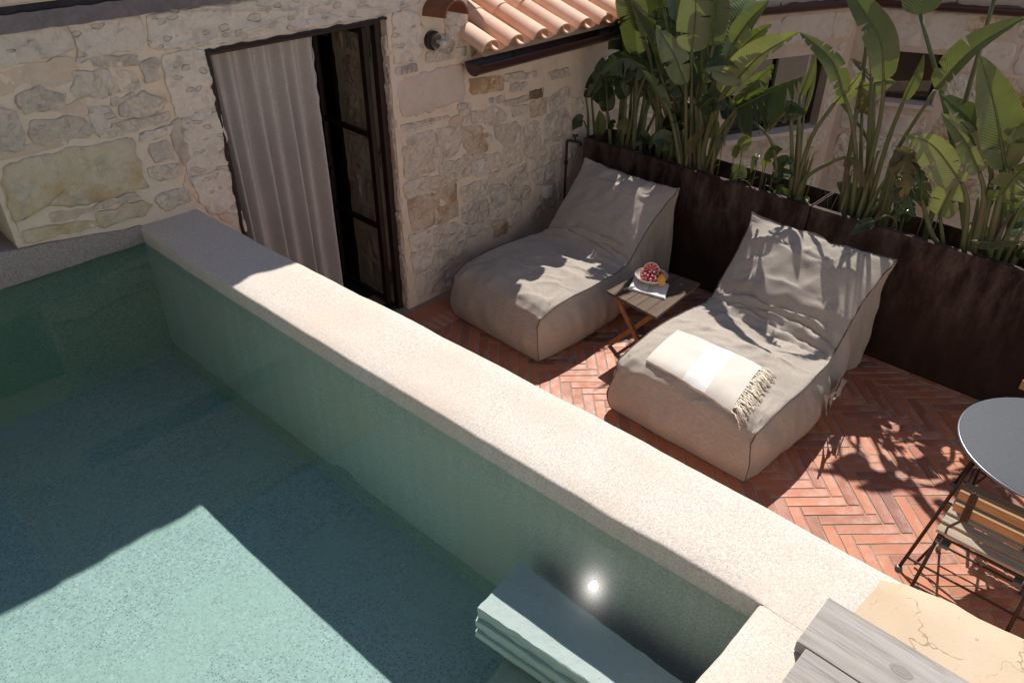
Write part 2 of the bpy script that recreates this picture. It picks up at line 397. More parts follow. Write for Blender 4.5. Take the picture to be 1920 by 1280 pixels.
def tile_mat():
    m = NM('clay roof tile'); co = m.co()
    c = m.ramp(m.rand(), [(0., (.68, .39, .26)), (.5, (.76, .47, .33)), (1., (.70, .42, .29))])
    c = m.mix(m.ramp(m.noise(co, 5, 5, .6), [(.35, 0.), (.7, .7)]), c, (.80, .56, .42))
    c = m.mix(m.ramp(m.noise(co, 30, 6, .7), [(.6, 0.), (.8, .5)]), c, (.52, .26, .16))
    return m.done(m.bsdf(c, .75, m.bump(m.noise(co, 60, 5, .6), .25, .002), 0, .3))
M['tile'] = tile_mat()
def tile_old():
    m = NM('old brown tile'); co = m.co(); c = m.mix(m.ramp(m.noise(co, 12, 6, .6), [(.4, 0.), (.7, 1.)]), (.20, .075, .04), (.27, .115, .065))
    return m.done(m.bsdf(c, .8, m.bump(m.noise(co, 60, 5, .6), .3, .002), 0, .3))
M['tile_old'] = tile_old()
def leaf_mat(name, c1, c2, trans=.35, gloss=.38):
    m = NM(name); uv = m.co(False, uv=True)
    sx = m.N('ShaderNodeSeparateXYZ'); m.L(uv, sx.inputs[0])
    # side veins run out from the midrib, sloping forward
    ph = m.math('ADD', m.math('MULTIPLY', sx.outputs[0], 38.), m.math('MULTIPLY', m.math('ABSOLUTE', sx.outputs[1]), -5.))
    vein = m.math('SINE', m.math('MULTIPLY', ph, 6.283)); v2 = m.ramp(vein, [(0., 0.), (1., 1.)])
    co = m.co(True); c = m.mix(m.ramp(m.noise(co, 6, 5, .6), [(.35, 0.), (.65, 1.)]), c1, c2)
    c = m.mix(m.math('MULTIPLY', v2, .22), c, tuple(x * 1.5 for x in c2))
    ed = m.ramp(m.math('ABSOLUTE', sx.outputs[1]), [(.90, 0.), (1., 1.)])
    blot = m.ramp(m.noise(co, 9, 4, .7, .5), [(.62, 0.), (.72, .8)])
    c = m.mix(m.math('MULTIPLY', ed, .65), c, (.22, .15, .04)); c = m.mix(m.math('MULTIPLY', blot, .25), c, (.20, .19, .05))
    n = m.bump(vein, .25, .003); n = m.bump(m.noise(co, 18, 4), .15, .01, n)
    p = m.bsdf(c, gloss, n, 0, .5); t = m.N('ShaderNodeBsdfTranslucent')
    tc = m.mix(1., c, (1.45, 1.55, .5), 'MULTIPLY'); m.L(tc, t.inputs[0]); m.L(n, t.inputs['Normal'])
    mx = m.N('ShaderNodeMixShader'); mx.inputs[0].default_value = trans; m.L(p, mx.inputs[1]); m.L(t.outputs[0], mx.inputs[2])
    return m.done(mx.outputs[0])
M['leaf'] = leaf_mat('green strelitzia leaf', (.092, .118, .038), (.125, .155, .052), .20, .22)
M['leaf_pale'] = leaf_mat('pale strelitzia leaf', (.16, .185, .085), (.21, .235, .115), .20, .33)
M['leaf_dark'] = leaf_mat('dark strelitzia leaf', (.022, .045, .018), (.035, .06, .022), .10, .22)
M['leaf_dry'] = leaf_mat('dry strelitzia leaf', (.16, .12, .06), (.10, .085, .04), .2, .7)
def stem_mat():
    m = NM('leaf stalk'); co = m.co(); c = m.mix(m.ramp(m.noise(m.co(True, (10, 10, 1)), 2.5, 5), [(.4, 0.), (.62, 1.)]), (.095, .115, .042), (.135, .145, .060))
    c = m.mix(m.ramp(m.noise(m.co(True, (14, 14, 1.2)), 2, 5, .6), [(.57, 0.), (.66, .8)]), c, (.17, .085, .05))
    return m.done(m.bsdf(c, .5, m.bump(m.noise(m.co(True, (40, 40, 2)), 3, 3), .3, .002), 0, .4))
M['stem'] = stem_mat()
M['dry_sheath'] = simple('dry brown sheath', (.15, .10, .075), .85, bump=.6, bs=50, var=.4)

# ================================================================== THE SETTING
WY = 3.942                         # outer face of the house wall
# ground beyond the planter and under everything
MB().add([(-30, -30, -1.2), (40, -30, -1.2), (40, 40, -1.2), (-30, 40, -1.2)], [(0, 1, 2, 3)]).out('ground', M['grout'])
tag(bpy.data.objects['ground'], kind='structure')
# --- terrace floor: mortar bed and herringbone bricks
fl = MB().box((3.55, 1.35, -.06), (3.5, 5.9, .1225)).out('terrace_floor', M['grout'], loc=(3.5, 1.5, 0))
tag(fl, kind='structure')
def clip(poly, n, d):
    out = []
    for i in range(len(poly)):
        a, b = poly[i], poly[(i + 1) % len(poly)]
        da, db = n[0] * a[0] + n[1] * a[1] - d, n[0] * b[0] + n[1] * b[1] - d
        if da >= 0: out.append(a)
        if (da >= 0) != (db >= 0):
            t = da / (da - db); out.append((a[0] + (b[0] - a[0]) * t, a[1] + (b[1] - a[1]) * t))
    return out
def area(p): return abs(sum(p[i][0] * p[(i + 1) % len(p)][1] - p[(i + 1) % len(p)][0] * p[i][1] for i in range(len(p)))) / 2
WB = .0664; NB = 5; J = .0095
anchor = P(1640, 915, 'z', 0); AX = Vector((1, -1)).normalized(); AY = Vector((1, 1)).normalized()
REG = (2.05, 4.80, -1.3, 3.57)
bricks = []
for kk in range(-110, 110):
    for mm in range(-30, 30):
        ox, oy = kk + mm * NB, -kk + mm * NB
        for (x0, y0, x1, y1) in ((0, 0, NB, 1), (NB, 0, NB + 1, NB)):
            cx, cy = (ox + (x0 + x1) / 2) * WB, (oy + (y0 + y1) / 2) * WB
            c = anchor.xy + AX * cx + AY * cy
            if not (REG[0] - .2 < c.x < REG[1] + .2 and REG[2] - .2 < c.y < REG[3] + .2): continue
            g = J / 2
            q = [(ox + x0) * WB + g, (oy + y0) * WB + g, (ox + x1) * WB - g, (oy + y1) * WB - g]
            jj = [RND.uniform(-.0012, .0012) for _ in range(8)]
            pts = [(q[0] + jj[0], q[1] + jj[1]), (q[2] + jj[2], q[1] + jj[3]), (q[2] + jj[4], q[3] + jj[5]), (q[0] + jj[6], q[3] + jj[7])]
            poly = [tuple(anchor.xy + AX * a + AY * b) for a, b in pts]
            for n, d in (((1, 0), REG[0]), ((-1, 0), -REG[1]), ((0, 1), REG[2]), ((0, -1), -REG[3])):
                poly = clip(poly, n, d)
                if len(poly) < 3: break
            if len(poly) >= 3 and area(poly) > .0012: bricks.append(poly)
# straight courses: along the house wall, in the doorway, along the planter foot
x = 2.05
while x < 4.80:
    bricks.append([(x, 3.58), (x + .058, 3.58), (x + .058, 3.90), (x, 3.90)]); x += WB
x = 1.92
while x < 2.94:
    bricks.append([(x, 3.945), (x + .058, 3.945), (x + .058, 4.10), (x, 4.10)]); x += WB
y = -1.3
while y < 3.5:
    bricks.append([(4.808, y), (4.842, y), (4.842, y + .31), (4.808, y + .31)]); y += .318
def seen(c):
    v = MC.transposed() @ (Vector((c[0], c[1], 0)) - CAM); X = 960 + FPX * v.x / -v.z; Y = 640 - FPX * v.y / -v.z
    if not (-10 < X < 1930 and -10 < Y < 1290): return 0
    if Y > 392 + (X - 372) * .533: return 0
    return 1 / -v.z
bricks.sort(key=lambda p: -seen((sum(a[0] for a in p) / len(p), sum(a[1] for a in p) / len(p))))
rest = MB()
for i, p in enumerate(bricks):
    h = .004 + RND.uniform(-.0012, .0018)
    if area(p) and sum((p[k][0] * p[(k + 1) % len(p)][1] - p[(k + 1) % len(p)][0] * p[k][1]) for k in range(len(p))) < 0: p = p[::-1]
    if i < 300:
        m = MB().prism(p, -.02, h, .002)
        tx, ty = RND.uniform(-.004, .004), RND.uniform(-.004, .004); c = Vector((sum(a[0] for a in p), sum(a[1] for a in p), 0)) / len(p)
        for v in m.v: v.z += (v.x - c.x) * tx + (v.y - c.y) * ty
        o = m.out('brick', M['brick'], fl)
        for vtx in o.data.vertices: vtx.co -= c - Vector(fl.location)
        o.location = c - Vector(fl.location)
    else: rest.prism(p, -.02, h, .002)
tag(rest.out('bricks_beyond', M['brick'], fl), kind='stuff')

# ------------------------------------------------------------------ plunge pool
ZC = 1.257; ZW = 1.179; ZB = .489
pool = thing('plunge_pool', (1.6, .4, 0), 'raised stone walled plunge pool with sand coloured plaster coping', 'pool')
# inner outline of the water, hand plastered so nowhere straight
inE = [(1.318, 3.95), (1.322, 3.5), (1.335, 2.9), (1.352, 2.3), (1.378, 1.7), (1.402, 1.1), (1.428, .7), (1.443, .43)]
outE = [(1.648, 3.95), (1.668, 3.2), (1.715, 2.4), (1.752, 1.63), (1.775, 1.0), (1.783, .56), (1.784, .16)]
def li(t, y):
    if y >= t[0][1]: return t[0][0]
    for (a, b), (c, d) in zip(t, t[1:]):
        if y >= d: return c + (a - c) * (y - d) / (b - d)
    return t[-1][0]
def cope_strip(pa, pb, n, na=3, zt=ZC, zb=ZW - .3, amp=.004, seed=0, rr=.012, zb2=None, corner=False):
    """rounded plaster bar between two plan curves pa(t), pb(t)"""
    m = MB(); prof = [(0, 0, 'a'), (0, 1, 'a')]
    def fn(u, v):
        a = Vector(pa(u)); b = Vector(pb(u)); d = (b - a); W = d.length; d.normalize()
        L = [(0, zb), (0, zt - .05), (0, zt - rr), (.3 * rr, zt - .3 * rr), (rr, zt), (W * .25, zt), (W * .5, zt), (W * .75, zt), (W - rr, zt), (W - .3 * rr, zt - .3 * rr), (W, zt - rr), (W, zt - .05), (W, zb2 if zb2 is not None else zb)]
        s, z = L[int(round(v * 12))]
        p = a + d * s; q = Vector((p.x, p.y, z))
        if corner and p.y < .428 and s < rr * 1.01: q.z = z = zt
        nz = fbm(p.x * 5, p.y * 5, 5) ; k = amp if z > zb + .01 else 0
        if p.y < .5 and zb < 1: k *= min(1, abs(p.x - 1.45) / .15)
        q.z += nz * k * (1 if z >= zt - rr else .3)
        e = 0 if corner and p.y < .428 and s < W / 2 else fbm(u * 14 + seed, s * 9, 3.3) * amp * (1 if s < rr * 1.5 or s > W - rr * 1.5 else 0)
        q.x += d.x * e; q.y += d.y * e
        return q
    m.grid(fn, n, 12)
    return m
m = cope_strip(lambda u: (li(inE, 3.95 - u * 4.05 - 1e-6), 3.95 - u * 4.05), lambda u: (li(outE, 3.95 - u * 4.05), 3.95 - u * 4.05), 162, zb=.3, zb2=-.02, corner=True)
co_ = m.out('coping', M['coping'], pool, smooth=True, sharp=60)
bm = bmesh.new(); bm.from_mesh(co_.data); bmesh.ops.dissolve_degenerate(bm, dist=.0004, edges=bm.edges); bm.to_mesh(co_.data); bm.free()
# south coping with the corner, running under the deck
m = cope_strip(lambda u: (1.458 - u * 3.25, .4305), lambda u: (1.458 - u * 3.25, -.10), 120, zb=.3, zb2=.3, seed=9)
for v in m.v: v.z -= .0007
m.out('coping', M['coping'], pool, smooth=True, sharp=60)
def basin():
    m = MB(); W0, S0, N0 = -1.35, .43, 3.93
    def wall(fn, flip=False): m.grid(fn, 40, 12, flip)
    ys = lambda u: 3.93 - u * 3.5
    wall(lambda u, v: Vector((li(inE, ys(u)) + .004 + .004 * fbm(u * 9, v * 5) - .035 * max(0, 1 - v * 9) ** 2, ys(u), ZB + v * (ZW + .01 - ZB))))
    wall(lambda u, v: Vector((W0 + u * 2.67, N0 + .004 * fbm(u * 9, v * 5, 4) - .035 * max(0, 1 - v * 9) ** 2, ZB + v * (ZW + .01 - ZB))))
    wall(lambda u, v: Vector((W0 + u * 2.80, S0 - .003, ZB + v * (ZW + .07 - ZB))), True)
    wall(lambda u, v: Vector((W0, S0 + u * 3.5, ZB + v * (ZW + .07 - ZB))))
    m.out('basin_wall', M['basin_wall'], pool, smooth=True, sharp=50)
    m = MB(); m.grid(lambda u, v: Vector((W0 + u * 2.85, .42 + v * 3.53, ZB + .003 * fbm(u * 8, v * 8))), 30, 30); m.out('basin_floor', M['basin'], pool, smooth=True)
M['basin_wall'] = speckle('olive tinged pool plaster', (.42, .42, .33), (.38, .39, .30), (.10, .10, .08), .6, sc=150, bump=.1, grain=.2, tint=(.36, .38, .26), rough=.6)
basin()
# plaster upstand between water and house wall, tapering up to the stones
mu = MB(); upz = lambda x: 1.262 + .10 * max(0, min(1, (1.32 - x) / .75)) + .010 * fbm(x * 7, 2)
mu.grid(lambda u, v: [Vector((-1.7 + u * 3.03, 3.915 + .006 * fbm(u * 20, 1), ZW - .012)), Vector((-1.7 + u * 3.03, 3.913 + .008 * fbm(u * 20, 1), ZW + .02)), Vector((-1.7 + u * 3.03, 3.918 + .008 * fbm(u * 25, 4), upz(-1.7 + u * 3.03) - .02)), Vector((-1.7 + u * 3.03, 3.93, upz(-1.7 + u * 3.03)))
        , Vector((-1.7 + u * 3.03, 4.25, upz(-1.7 + u * 3.03) + .012))][int(round(v * 4))], 70, 4)
mu.out('upstand', M['ledge_plaster'], pool, smooth=True, sharp=50)
# west end wall of the pool (out of the picture to the left)
MB().box((-1.585, 2.2, .9), (.46, 3.9, .71)).out('coping', M['coping'], pool)
# water body
ww = MB().box(((-1.37 + 1.47) / 2, 2.18, (ZW + .3) / 2), (2.84, 3.55, ZW - .3)).out('water', M['water'], loc=(-.4, 2.2, .3)); tag(ww, kind='structure')

# submerged steps: stacks of split slabs
def slab(px, z, thick, name, label, mat, layers=3, seed=0):
    """px: plan polygon, counter-clockwise; ragged layered edges"""
    t = thing(name, (px[0][0], px[0][1], z - thick), label, 'stone step', 'split stone steps under the water'); r = random.Random(seed)
    zt = z
    for l in range(layers):
        th = thick / layers * r.uniform(.8, 1.2); pts = []
        for i in range(len(px)):
            a, b = Vector(px[i]), Vector(px[(i + 1) % len(px)]); L = (b - a).length; n = max(2, int(L / .02)); nn = Vector(((b - a).y, -(b - a).x)).normalized()
            for k in range(n):
                p = a.lerp(b, k / n) + nn * (fbm(k * .31 + i * 7 + seed, l * 3.1, 5) * .0035 + (r.uniform(-.0012, .0012)) + (.0, -.004, .010, .002, .014, .006)[l])
                pts.append((p.x, p.y))
        MB().prism(pts, zt - th + .002, zt, .003).out('slab', mat, t); zt -= th
    return t
M['slab'] = stone_mat('pale split stone', (.58, .58, .55), (.54, .54, .51), (.60, .60, .57), rough_b=.12, gfac=.1)
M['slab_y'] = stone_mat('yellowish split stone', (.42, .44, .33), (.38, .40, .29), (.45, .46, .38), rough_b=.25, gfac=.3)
zs = .90
q = [P(*p, 'z', zs) for p in ((895, 1138), (975, 1052))]
slab([(1.086, 1.173), (1.165, .44), (1.325, .44), (1.319, 1.201)][::1], zs, .15, 'stone_step', 'thick pale stone slab step under water with bright sunlit ragged edge', M['slab'], 5, 3)
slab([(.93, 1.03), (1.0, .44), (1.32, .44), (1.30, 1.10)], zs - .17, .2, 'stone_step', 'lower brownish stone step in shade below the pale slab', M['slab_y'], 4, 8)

# ------------------------------------------------------------------ timber deck and ochre ledge south of the pool
dk = thing('wooden_deck', (1.45, -.8, 1.26), 'silver grey weathered timber deck boards at the pool corner', 'deck')
for i in range(9):
    x1 = 1.552 - i * .187
    m = MB(); yn = .296 - i * .026
    m.grid(lambda u, v: Vector((x1 - .182 + v * .182, yn - u * 2.1, 1.300 + .0012 * fbm(u * 6, v * 2, i))), 12, 4, True)
    vs = [(x1 - .182, yn), (x1, yn), (x1, yn - 2.1), (x1 - .182, yn - 2.1)]
    b = MB().prism([vs[3], vs[2], vs[1], vs[0]], 1.262, 1.300, .003)
    b.out('plank', M['deck'], dk)
kn = P(1690, 1258, 'z', 1.3)
m = MB().lathe([(0, .0006), (.006, .0008), (.010, .0002), (.013, .0008), (.017, .0001)], (kn.x, kn.y, 1.3001), n=14)
for v in m.v: v.y = kn.y + (v.y - kn.y) * 1.7
m.out('knot', simple('knot', (.25, .22, .20), .8), dk)
# ochre plastered ledge
edge = [P(1645, 1085, 'z', ZC), P(1700, 1097, 'z', ZC), P(1800, 1140, 'z', ZC), P(1920, 1192, 'z', ZC)]
mm = MB(); ye = [.225, .16, .03, -.12, -.6, -1.6]; xe = [1.768, 1.792, 1.806, 1.829, 1.86, 1.9]
def ledge(u, v):
    y = .225 - u * 1.8; x1 = interp(list(zip([-q for q in ye], xe)), -y) + .006 * fbm(y * 14, 1) + (.006 * sin(y * 21))
    prof = [(1.2, ZC + .009), (1.45, ZC + .010), (1.6, ZC + .011), (1.7, ZC + .010), (x1 - .02, ZC + .007), (x1 - .004, ZC - .002), (x1, ZC - .03), (x1 + .01, .6), (x1 + .02, -.02)]
    a, z = prof[int(round(v * 8))]; return Vector((a, y + (.015 * fbm(a * 9, 2) if u == 0 else 0), z + .004 * fbm(a * 8, y * 8)))
mm.grid(ledge, 60, 8, True)
lg = mm.out('plaster_ledge', M['tan_plaster'], loc=(1.6, -.6, 0), smooth=True, sharp=50)
tag(lg, 'ochre plastered wall top with hairline cracks beside the deck', 'ledge')

# ================================================================== THE HOUSE
house = thing('stone_house', (2.4, WY, 0), 'old limestone house front with curtained steel door and clay tile eave', 'house')
XL = .36; XN = .79; DX0, DX1 = 1.875, 3.045; DT = 2.055
# door opening outline with ragged edges
def wallpatch(m, x0, x1, z0, z1, y=WY + .004, nx=None, nz=None, amp=.009):
    nx = nx or max(2, int((x1 - x0) / .045)); nz = nz or max(2, int((z1 - z0) / .045))
    m.grid(lambda u, v: Vector((x0 + u * (x1 - x0), y + amp * fbm((x0 + u * (x1 - x0)) * 4, (z0 + v * (z1 - z0)) * 4, 7) * (1 if 0 < u < 1 else .3), z0 + v * (z1 - z0))), nx, nz)
mw = MB()
wallpatch(mw, XN, DX0, -.02, DT); wallpatch(mw, DX0, DX1, DT, 2.75); wallpatch(mw, XN, DX0, DT, 2.75)
wallpatch(mw, XL, XN, 1.75, 2.75); wallpatch(mw, DX1, 3.72, -.02, 2.75); wallpatch(mw, 3.72, 6.9, -.9, 1.86)
wallpatch(mw, XL, 3.72, 2.75, 3.2, nx=20, nz=4)
# thickness, roof slab and left end
mw.box((2.04, 4.9, 3.18), (3.36, 1.9, .10)); mw.box((.37, 4.9, 2.4), (.03, 1.9, 1.6)); mw.box((3.71, 4.9, 2.4), (.03, 1.9, 1.6))
mw.out('wall', M['mortar'], house, smooth=True, sharp=50)
# niche left of the wall end
mn = MB(); mn.box((.775, 4.2, .85), (.03, .50, 1.9)); mn.box((-.66, 4.46, .85), (2.88, .03, 1.9)); mn.box((-.67, 4.2, 1.78), (2.90, .55, .08))
mn.out('niche', M['mortar'], house)
# plaster cornice band, dark joint, and the shaded band under it as dark colour
mc = MB(); mc.box((1.5, WY - .012, 2.62), (2.3, .05, .50), bev=.01); mc.out('cornice', M['stone_tan'], house)
def jag(name, x0, x1, z0, z1, y0, y1, mat, amp=.01, n=60):
    m = MB()
    def fn(u, v):
        x = x0 + u * (x1 - x0); L = [(y1, z0), (y0, z0 + .003), (y0, z1 - .003), (y1, z1)]; y, z = L[int(round(v * 3))]
        return Vector((x, y + amp * .5 * fbm(x * 18, z * 9), z + amp * fbm(x * 14, z * 30 + 3)))
    m.grid(fn, n, 3); return m.out(name, mat, house)
M['crack'] = simple('black open joint', (.025, .025, .032), .95, bump=.8, bs=50, var=.5)  # black strip standing for the open gap under the cornice
M['band'] = stone_mat('stone course in shade colour', (.16, .15, .17), (.20, .18, .19), (.26, .23, .24), rough_b=.6, gfac=.5)  # shade under the cornice is put into this dark stone colour
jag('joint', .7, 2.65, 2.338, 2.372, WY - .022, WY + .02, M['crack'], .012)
jag('shaded_course', .7, 2.65, 2.262, 2.340, WY - .030, WY + .02, M['band'], .008)

def G(*p): return [(735 + x / 3.0466, 140 + y / 3.0466) for x, y in p]
def H(*p): return [(700 + x / 6.4, y / 6.4) for x, y in p]
def K(*p): return [(x / 4.571, y / 4.571) for x, y in p]
def Mq(*p): return [(x / 4, 200 + y / 4) for x, y in p]
stones = [('stone_smooth', G((30, 30), (423, -70), (425, 150), (60, 265))), ('stone', G((60, 290), (325, 235), (328, 252), (62, 312))),
 ('stone_chisel', G((65, 318), (240, 280), (245, 300), (68, 348))), ('stone', G((65, 365), (245, 325), (262, 540), (80, 595))),
 ('stone', G((262, 320), (385, 300), (405, 330), (380, 440), (280, 500), (262, 430))), ('stone_rust', G((410, 305), (520, 300), (575, 370), (540, 440), (440, 450), (415, 370))),
 ('stone', G((590, 300), (715, 270), (730, 300), (700, 390), (640, 410), (600, 350))), ('stone', G((745, 310), (840, 275), (850, 380), (840, 490), (760, 450), (740, 380))),
 ('stone', G((875, 265), (980, 235), (985, 370), (880, 395))), ('stone', G((635, 430), (720, 400), (740, 500), (650, 530))),
 ('stone_chisel', G((480, 500), (550, 480), (555, 570), (480, 580))), ('stone', G((557, 470), (620, 460), (635, 520), (600, 570), (562, 570))),
 ('stone', G((275, 510), (445, 480), (460, 570), (280, 630))), ('stone', G((80, 625), (215, 580), (220, 680), (85, 710))),
 ('stone_rust', G((100, 730), (240, 680), (245, 860), (125, 895))), ('stone_rust', G((250, 678), (365, 635), (378, 800), (300, 850), (255, 855))),
 ('stone', G((395, 650), (550, 600), (550, 690), (420, 730))), ('stone', G((400, 760), (550, 700), (555, 830), (420, 860))),
 ('stone_grey', G((570, 640), (660, 630), (660, 740), (580, 750))), ('stone', G((665, 570), (770, 510), (780, 600), (700, 645), (670, 630))),
 ('stone', G((800, 560), (925, 500), (930, 590), (830, 640))), ('stone', G((680, 660), (790, 640), (790, 710), (700, 725))),
 ('stone', G((670, 750), (740, 730), (745, 830), (680, 860))), ('stone_grey', G((775, 790), (870, 740), (880, 770), (800, 860))),
 ('stone_chisel', G((105, 930), (235, 900), (240, 1080), (140, 1140))), ('stone', G((245, 880), (370, 840), (430, 920), (420, 945), (250, 990))),
 ('stone', G((260, 1010), (330, 980), (330, 1080), (280, 1110))), ('stone', G((430, 870), (550, 840), (555, 880), (500, 920), (435, 930))),
 ('stone_rust', G((580, 850), (660, 830), (670, 900), (590, 930))), ('stone', G((345, 970), (420, 950), (430, 1010), (350, 1060))),
 ('stone_rust', G((445, 30), (640, 5), (640, 90), (460, 120))), ('stone_grey', G((655, 0), (830, -20), (830, 20), (660, 45))),
 ('stone_grey', G((565, 140), (640, 120), (650, 160), (570, 165))), ('stone', G((385, 175), (450, 165), (452, 190), (390, 205))),
 ('stone', G((460, 220), (520, 210), (520, 275), (465, 280))), ('stone', G((530, 215), (590, 180), (660, 230), (640, 270), (550, 300))),
 ('stone_grey', G((640, 160), (780, 120), (785, 148), (680, 185))), ('stone_dark', G((787, 95), (865, 80), (868, 132), (787, 146))),
 ('stone_rust', G((790, 160), (880, 140), (885, 220), (800, 250))), ('stone', G((690, 195), (775, 170), (770, 230), (700, 240))),
 ('stone', G((905, 130), (1010, 60), (1015, 130), (920, 220))), ('stone', G((1025, 140), (1090, 120), (1095, 200), (1030, 210))),
 ('stone', G((990, 260), (1030, 250), (1040, 370), (995, 380))), ('stone_grey', G((900, -10), (1010, -40), (1020, 10), (920, 30))),
 ('stone', G((1020, 420), (1075, 400), (1070, 480), (1025, 500))), ('stone_chisel', G((145, 1150), (250, 1110), (255, 1235), (160, 1275))),
 ('stone', G((260, 1120), (340, 1085), (345, 1200), (265, 1235))), ('stone', G((900, 420), (975, 395), (985, 480), (905, 495))),
 ('stone', G((950, 620), (1010, 590), (1010, 700), (960, 720))), ('stone', G((850, 700), (855, 690), (940, 720), (930, 760), (870, 760))),
 ('stone', G((460, 600 - 140), (540, 455), (545, 475), (470, 490))), ('stone', G((690, 20 + 40), (780, 45), (775, 90), (690, 100))),
 ('stone_chisel', H((245, 180), (400, 150), (540, 170), (610, 330), (600, 600), (520, 735), (265, 745))), ('stone', H((890, 170), (1110, 180), (1120, 320), (890, 310))),
 ('stone', H((640, 640), (1100, 560), (1110, 680), (660, 760))), ('stone', H((880, 330), (1105, 335), (1105, 545), (900, 560))),
 ('stone_chisel', K((-100, 310), (545, 207), (620, 410), (500, 480), (180, 550), (-100, 600))),
 ('stone_chisel', K((610, 200), (1160, 122), (1205, 200), (1250, 450), (980, 445), (700, 540), (690, 440))),
 ('stone_chisel', [(272, 28), (420, 8), (560, -12), (700, -35), (800, -50), (793, 6), (714, 33), (550, 60), (387, 88), (282, 97)]),
 ('stone_grey', K((1205, 540), (1350, 515), (1370, 680), (1250, 710))), ('stone_chisel', K((1400, 490), (1755, 440), (1850, 920), (1530, 1000))),
 ('stone', K((650, 640), (930, 600), (940, 720), (930, 830), (700, 830), (620, 760))), ('stone', K((945, 600), (1170, 620), (1190, 750), (945, 830))),
 ('stone', K((150, 830), (330, 760), (540, 830), (500, 930), (230, 980), (150, 900))), ('stone_chisel', K((770, 950), (860, 920), (950, 930), (980, 1010), (930, 1090), (830, 1130))),
 ('stone_grey', K((1030, 920), (1090, 890), (1100, 990), (1040, 990))), ('stone', K((1110, 880), (1150, 830), (1250, 810), (1440, 880), (1400, 950), (1200, 1020), (1110, 990))),
 ('stone_tan', K((190, 570), (560, 500), (680, 600), (620, 680), (400, 750), (220, 700))), ('stone_tan', K((510, 940), (740, 860), (755, 960), (740, 1000), (600, 1000))),
 ('stone_grey', Mq((-100, 0), (120, 60), (190, 250), (180, 310), (-100, 350))), ('stone', Mq((260, 110), (640, 90), (700, 170), (640, 230), (300, 290), (250, 200))),
 ('stone_yellow', Mq((-5, 440), (1010, 225), (1045, 400), (1125, 605), (1000, 640), (700, 735), (540, 750), (350, 735), (230, 830), (122, 880), (60, 760))),
 ('stone_chisel', Mq((1045, 205), (1270, 150), (1280, 210), (1070, 270))), ('stone_grey', Mq((1120, 330), (1160, 290), (1250, 270), (1300, 390), (1170, 430))),
 ('stone', Mq((1120, 470), (1340, 430), (1375, 510), (1230, 560), (1170, 550))), ('stone_grey', Mq((1290, 130), (1370, 115), (1430, 350), (1390, 440), (1330, 330))),
 ('stone_chisel', Mq((1385, 100), (1620, 50), (1665, 120), (1715, 420), (1440, 500), (1410, 420))), ('stone_chisel', Mq((1440, 550), (1730, 490), (1800, 790), (1600, 800), (1530, 720))),
 ('stone_grey', Mq((1180, 680), (1380, 615), (1440, 700), (1240, 790))), ('stone_yellow', Mq((710, 795), (1090, 705), (1130, 750), (1090, 820), (790, 915), (740, 900))),
 ('stone_yellow', Mq((165, 930), (700, 845), (760, 900), (190, 1040))), ('stone_tan', Mq((1640, 815), (1810, 790), (1850, 940), (1700, 870))),
 ('stone_tan', Mq((400, 800), (690, 760), (700, 825), (420, 870))),
 ('stone', Mq((750, 190), (1020, 130), (1030, 190), (760, 240))), ('stone_tan', Mq((0, 330), (500, 250), (510, 300), (0, 410))), ('stone', Mq((700, 750), (830, 690), (1020, 650), (1060, 690), (730, 780))),
 ('stone', K((950, 850), (1140, 800), (1130, 830), (1000, 900))), ('stone_tan', K((0, 640), (170, 600), (200, 720), (120, 800), (0, 820))), ('stone_grey', K((820, 480), (1180, 480), (1180, 560), (830, 580))),
 ('stone_tan', K((990, 1030), (1200, 1030), (1450, 960), (1480, 1030), (1010, 1110))), ('stone', Mq((860, 130), (1040, 90), (1250, 60), (1270, 120), (880, 190))), ('stone_tan', Mq((1400, 510), (1440, 620), (1500, 720), (1400, 610))),
 ('stone', G((460, 855 - 500), (461, 350), (462, 352))) if False else ('stone', G((410, 460), (470, 465), (470, 560), (415, 570))), ('stone_tan', G((560, 590), (640, 540), (650, 620), (570, 625))),
 ('stone', G((560, 740), (650, 755), (660, 820), (570, 830))), ('stone', G((225, 590), (360, 560), (365, 625), (235, 660))), ('stone', G((870, 400), (890, 480), (850, 540), (800, 540))), ('stone', G((400, 215), (450, 205), (455, 285), (405, 290))),
 ('stone_tan', G((335, 260), (395, 240), (400, 290), (340, 300))), ('stone', G((890, 235), (1000, 190), (1010, 240), (890, 265)))]
def smooth_poly(pts, step, jit, seed, rr=.5):
    n = len(pts); out = []; r = random.Random(seed)
    c = [Vector(p) for p in pts]
    # cut the corners once, then resample
    for it in range(2):
        q = []
        for i in range(len(c)):
            a, b = c[i], c[(i + 1) % len(c)]; k = .10 if it == 0 else .22
            q += [a.lerp(b, k), a.lerp(b, 1 - k)]
        c = q
    for i in range(len(c)):
        a, b = c[i], c[(i + 1) % len(c)]; L = (b - a).length; k = max(1, int(L / step))
        for j in range(k): out.append(a.lerp(b, j / k))
    cen = sum(out, Vector((0, 0))) / len(out)
    for i, p in enumerate(out):
        d = (p - cen).normalized(); p += d * jit * (fbm(p.x * 22 + seed, p.y * 22, seed * .37, 3))
    return out, cen
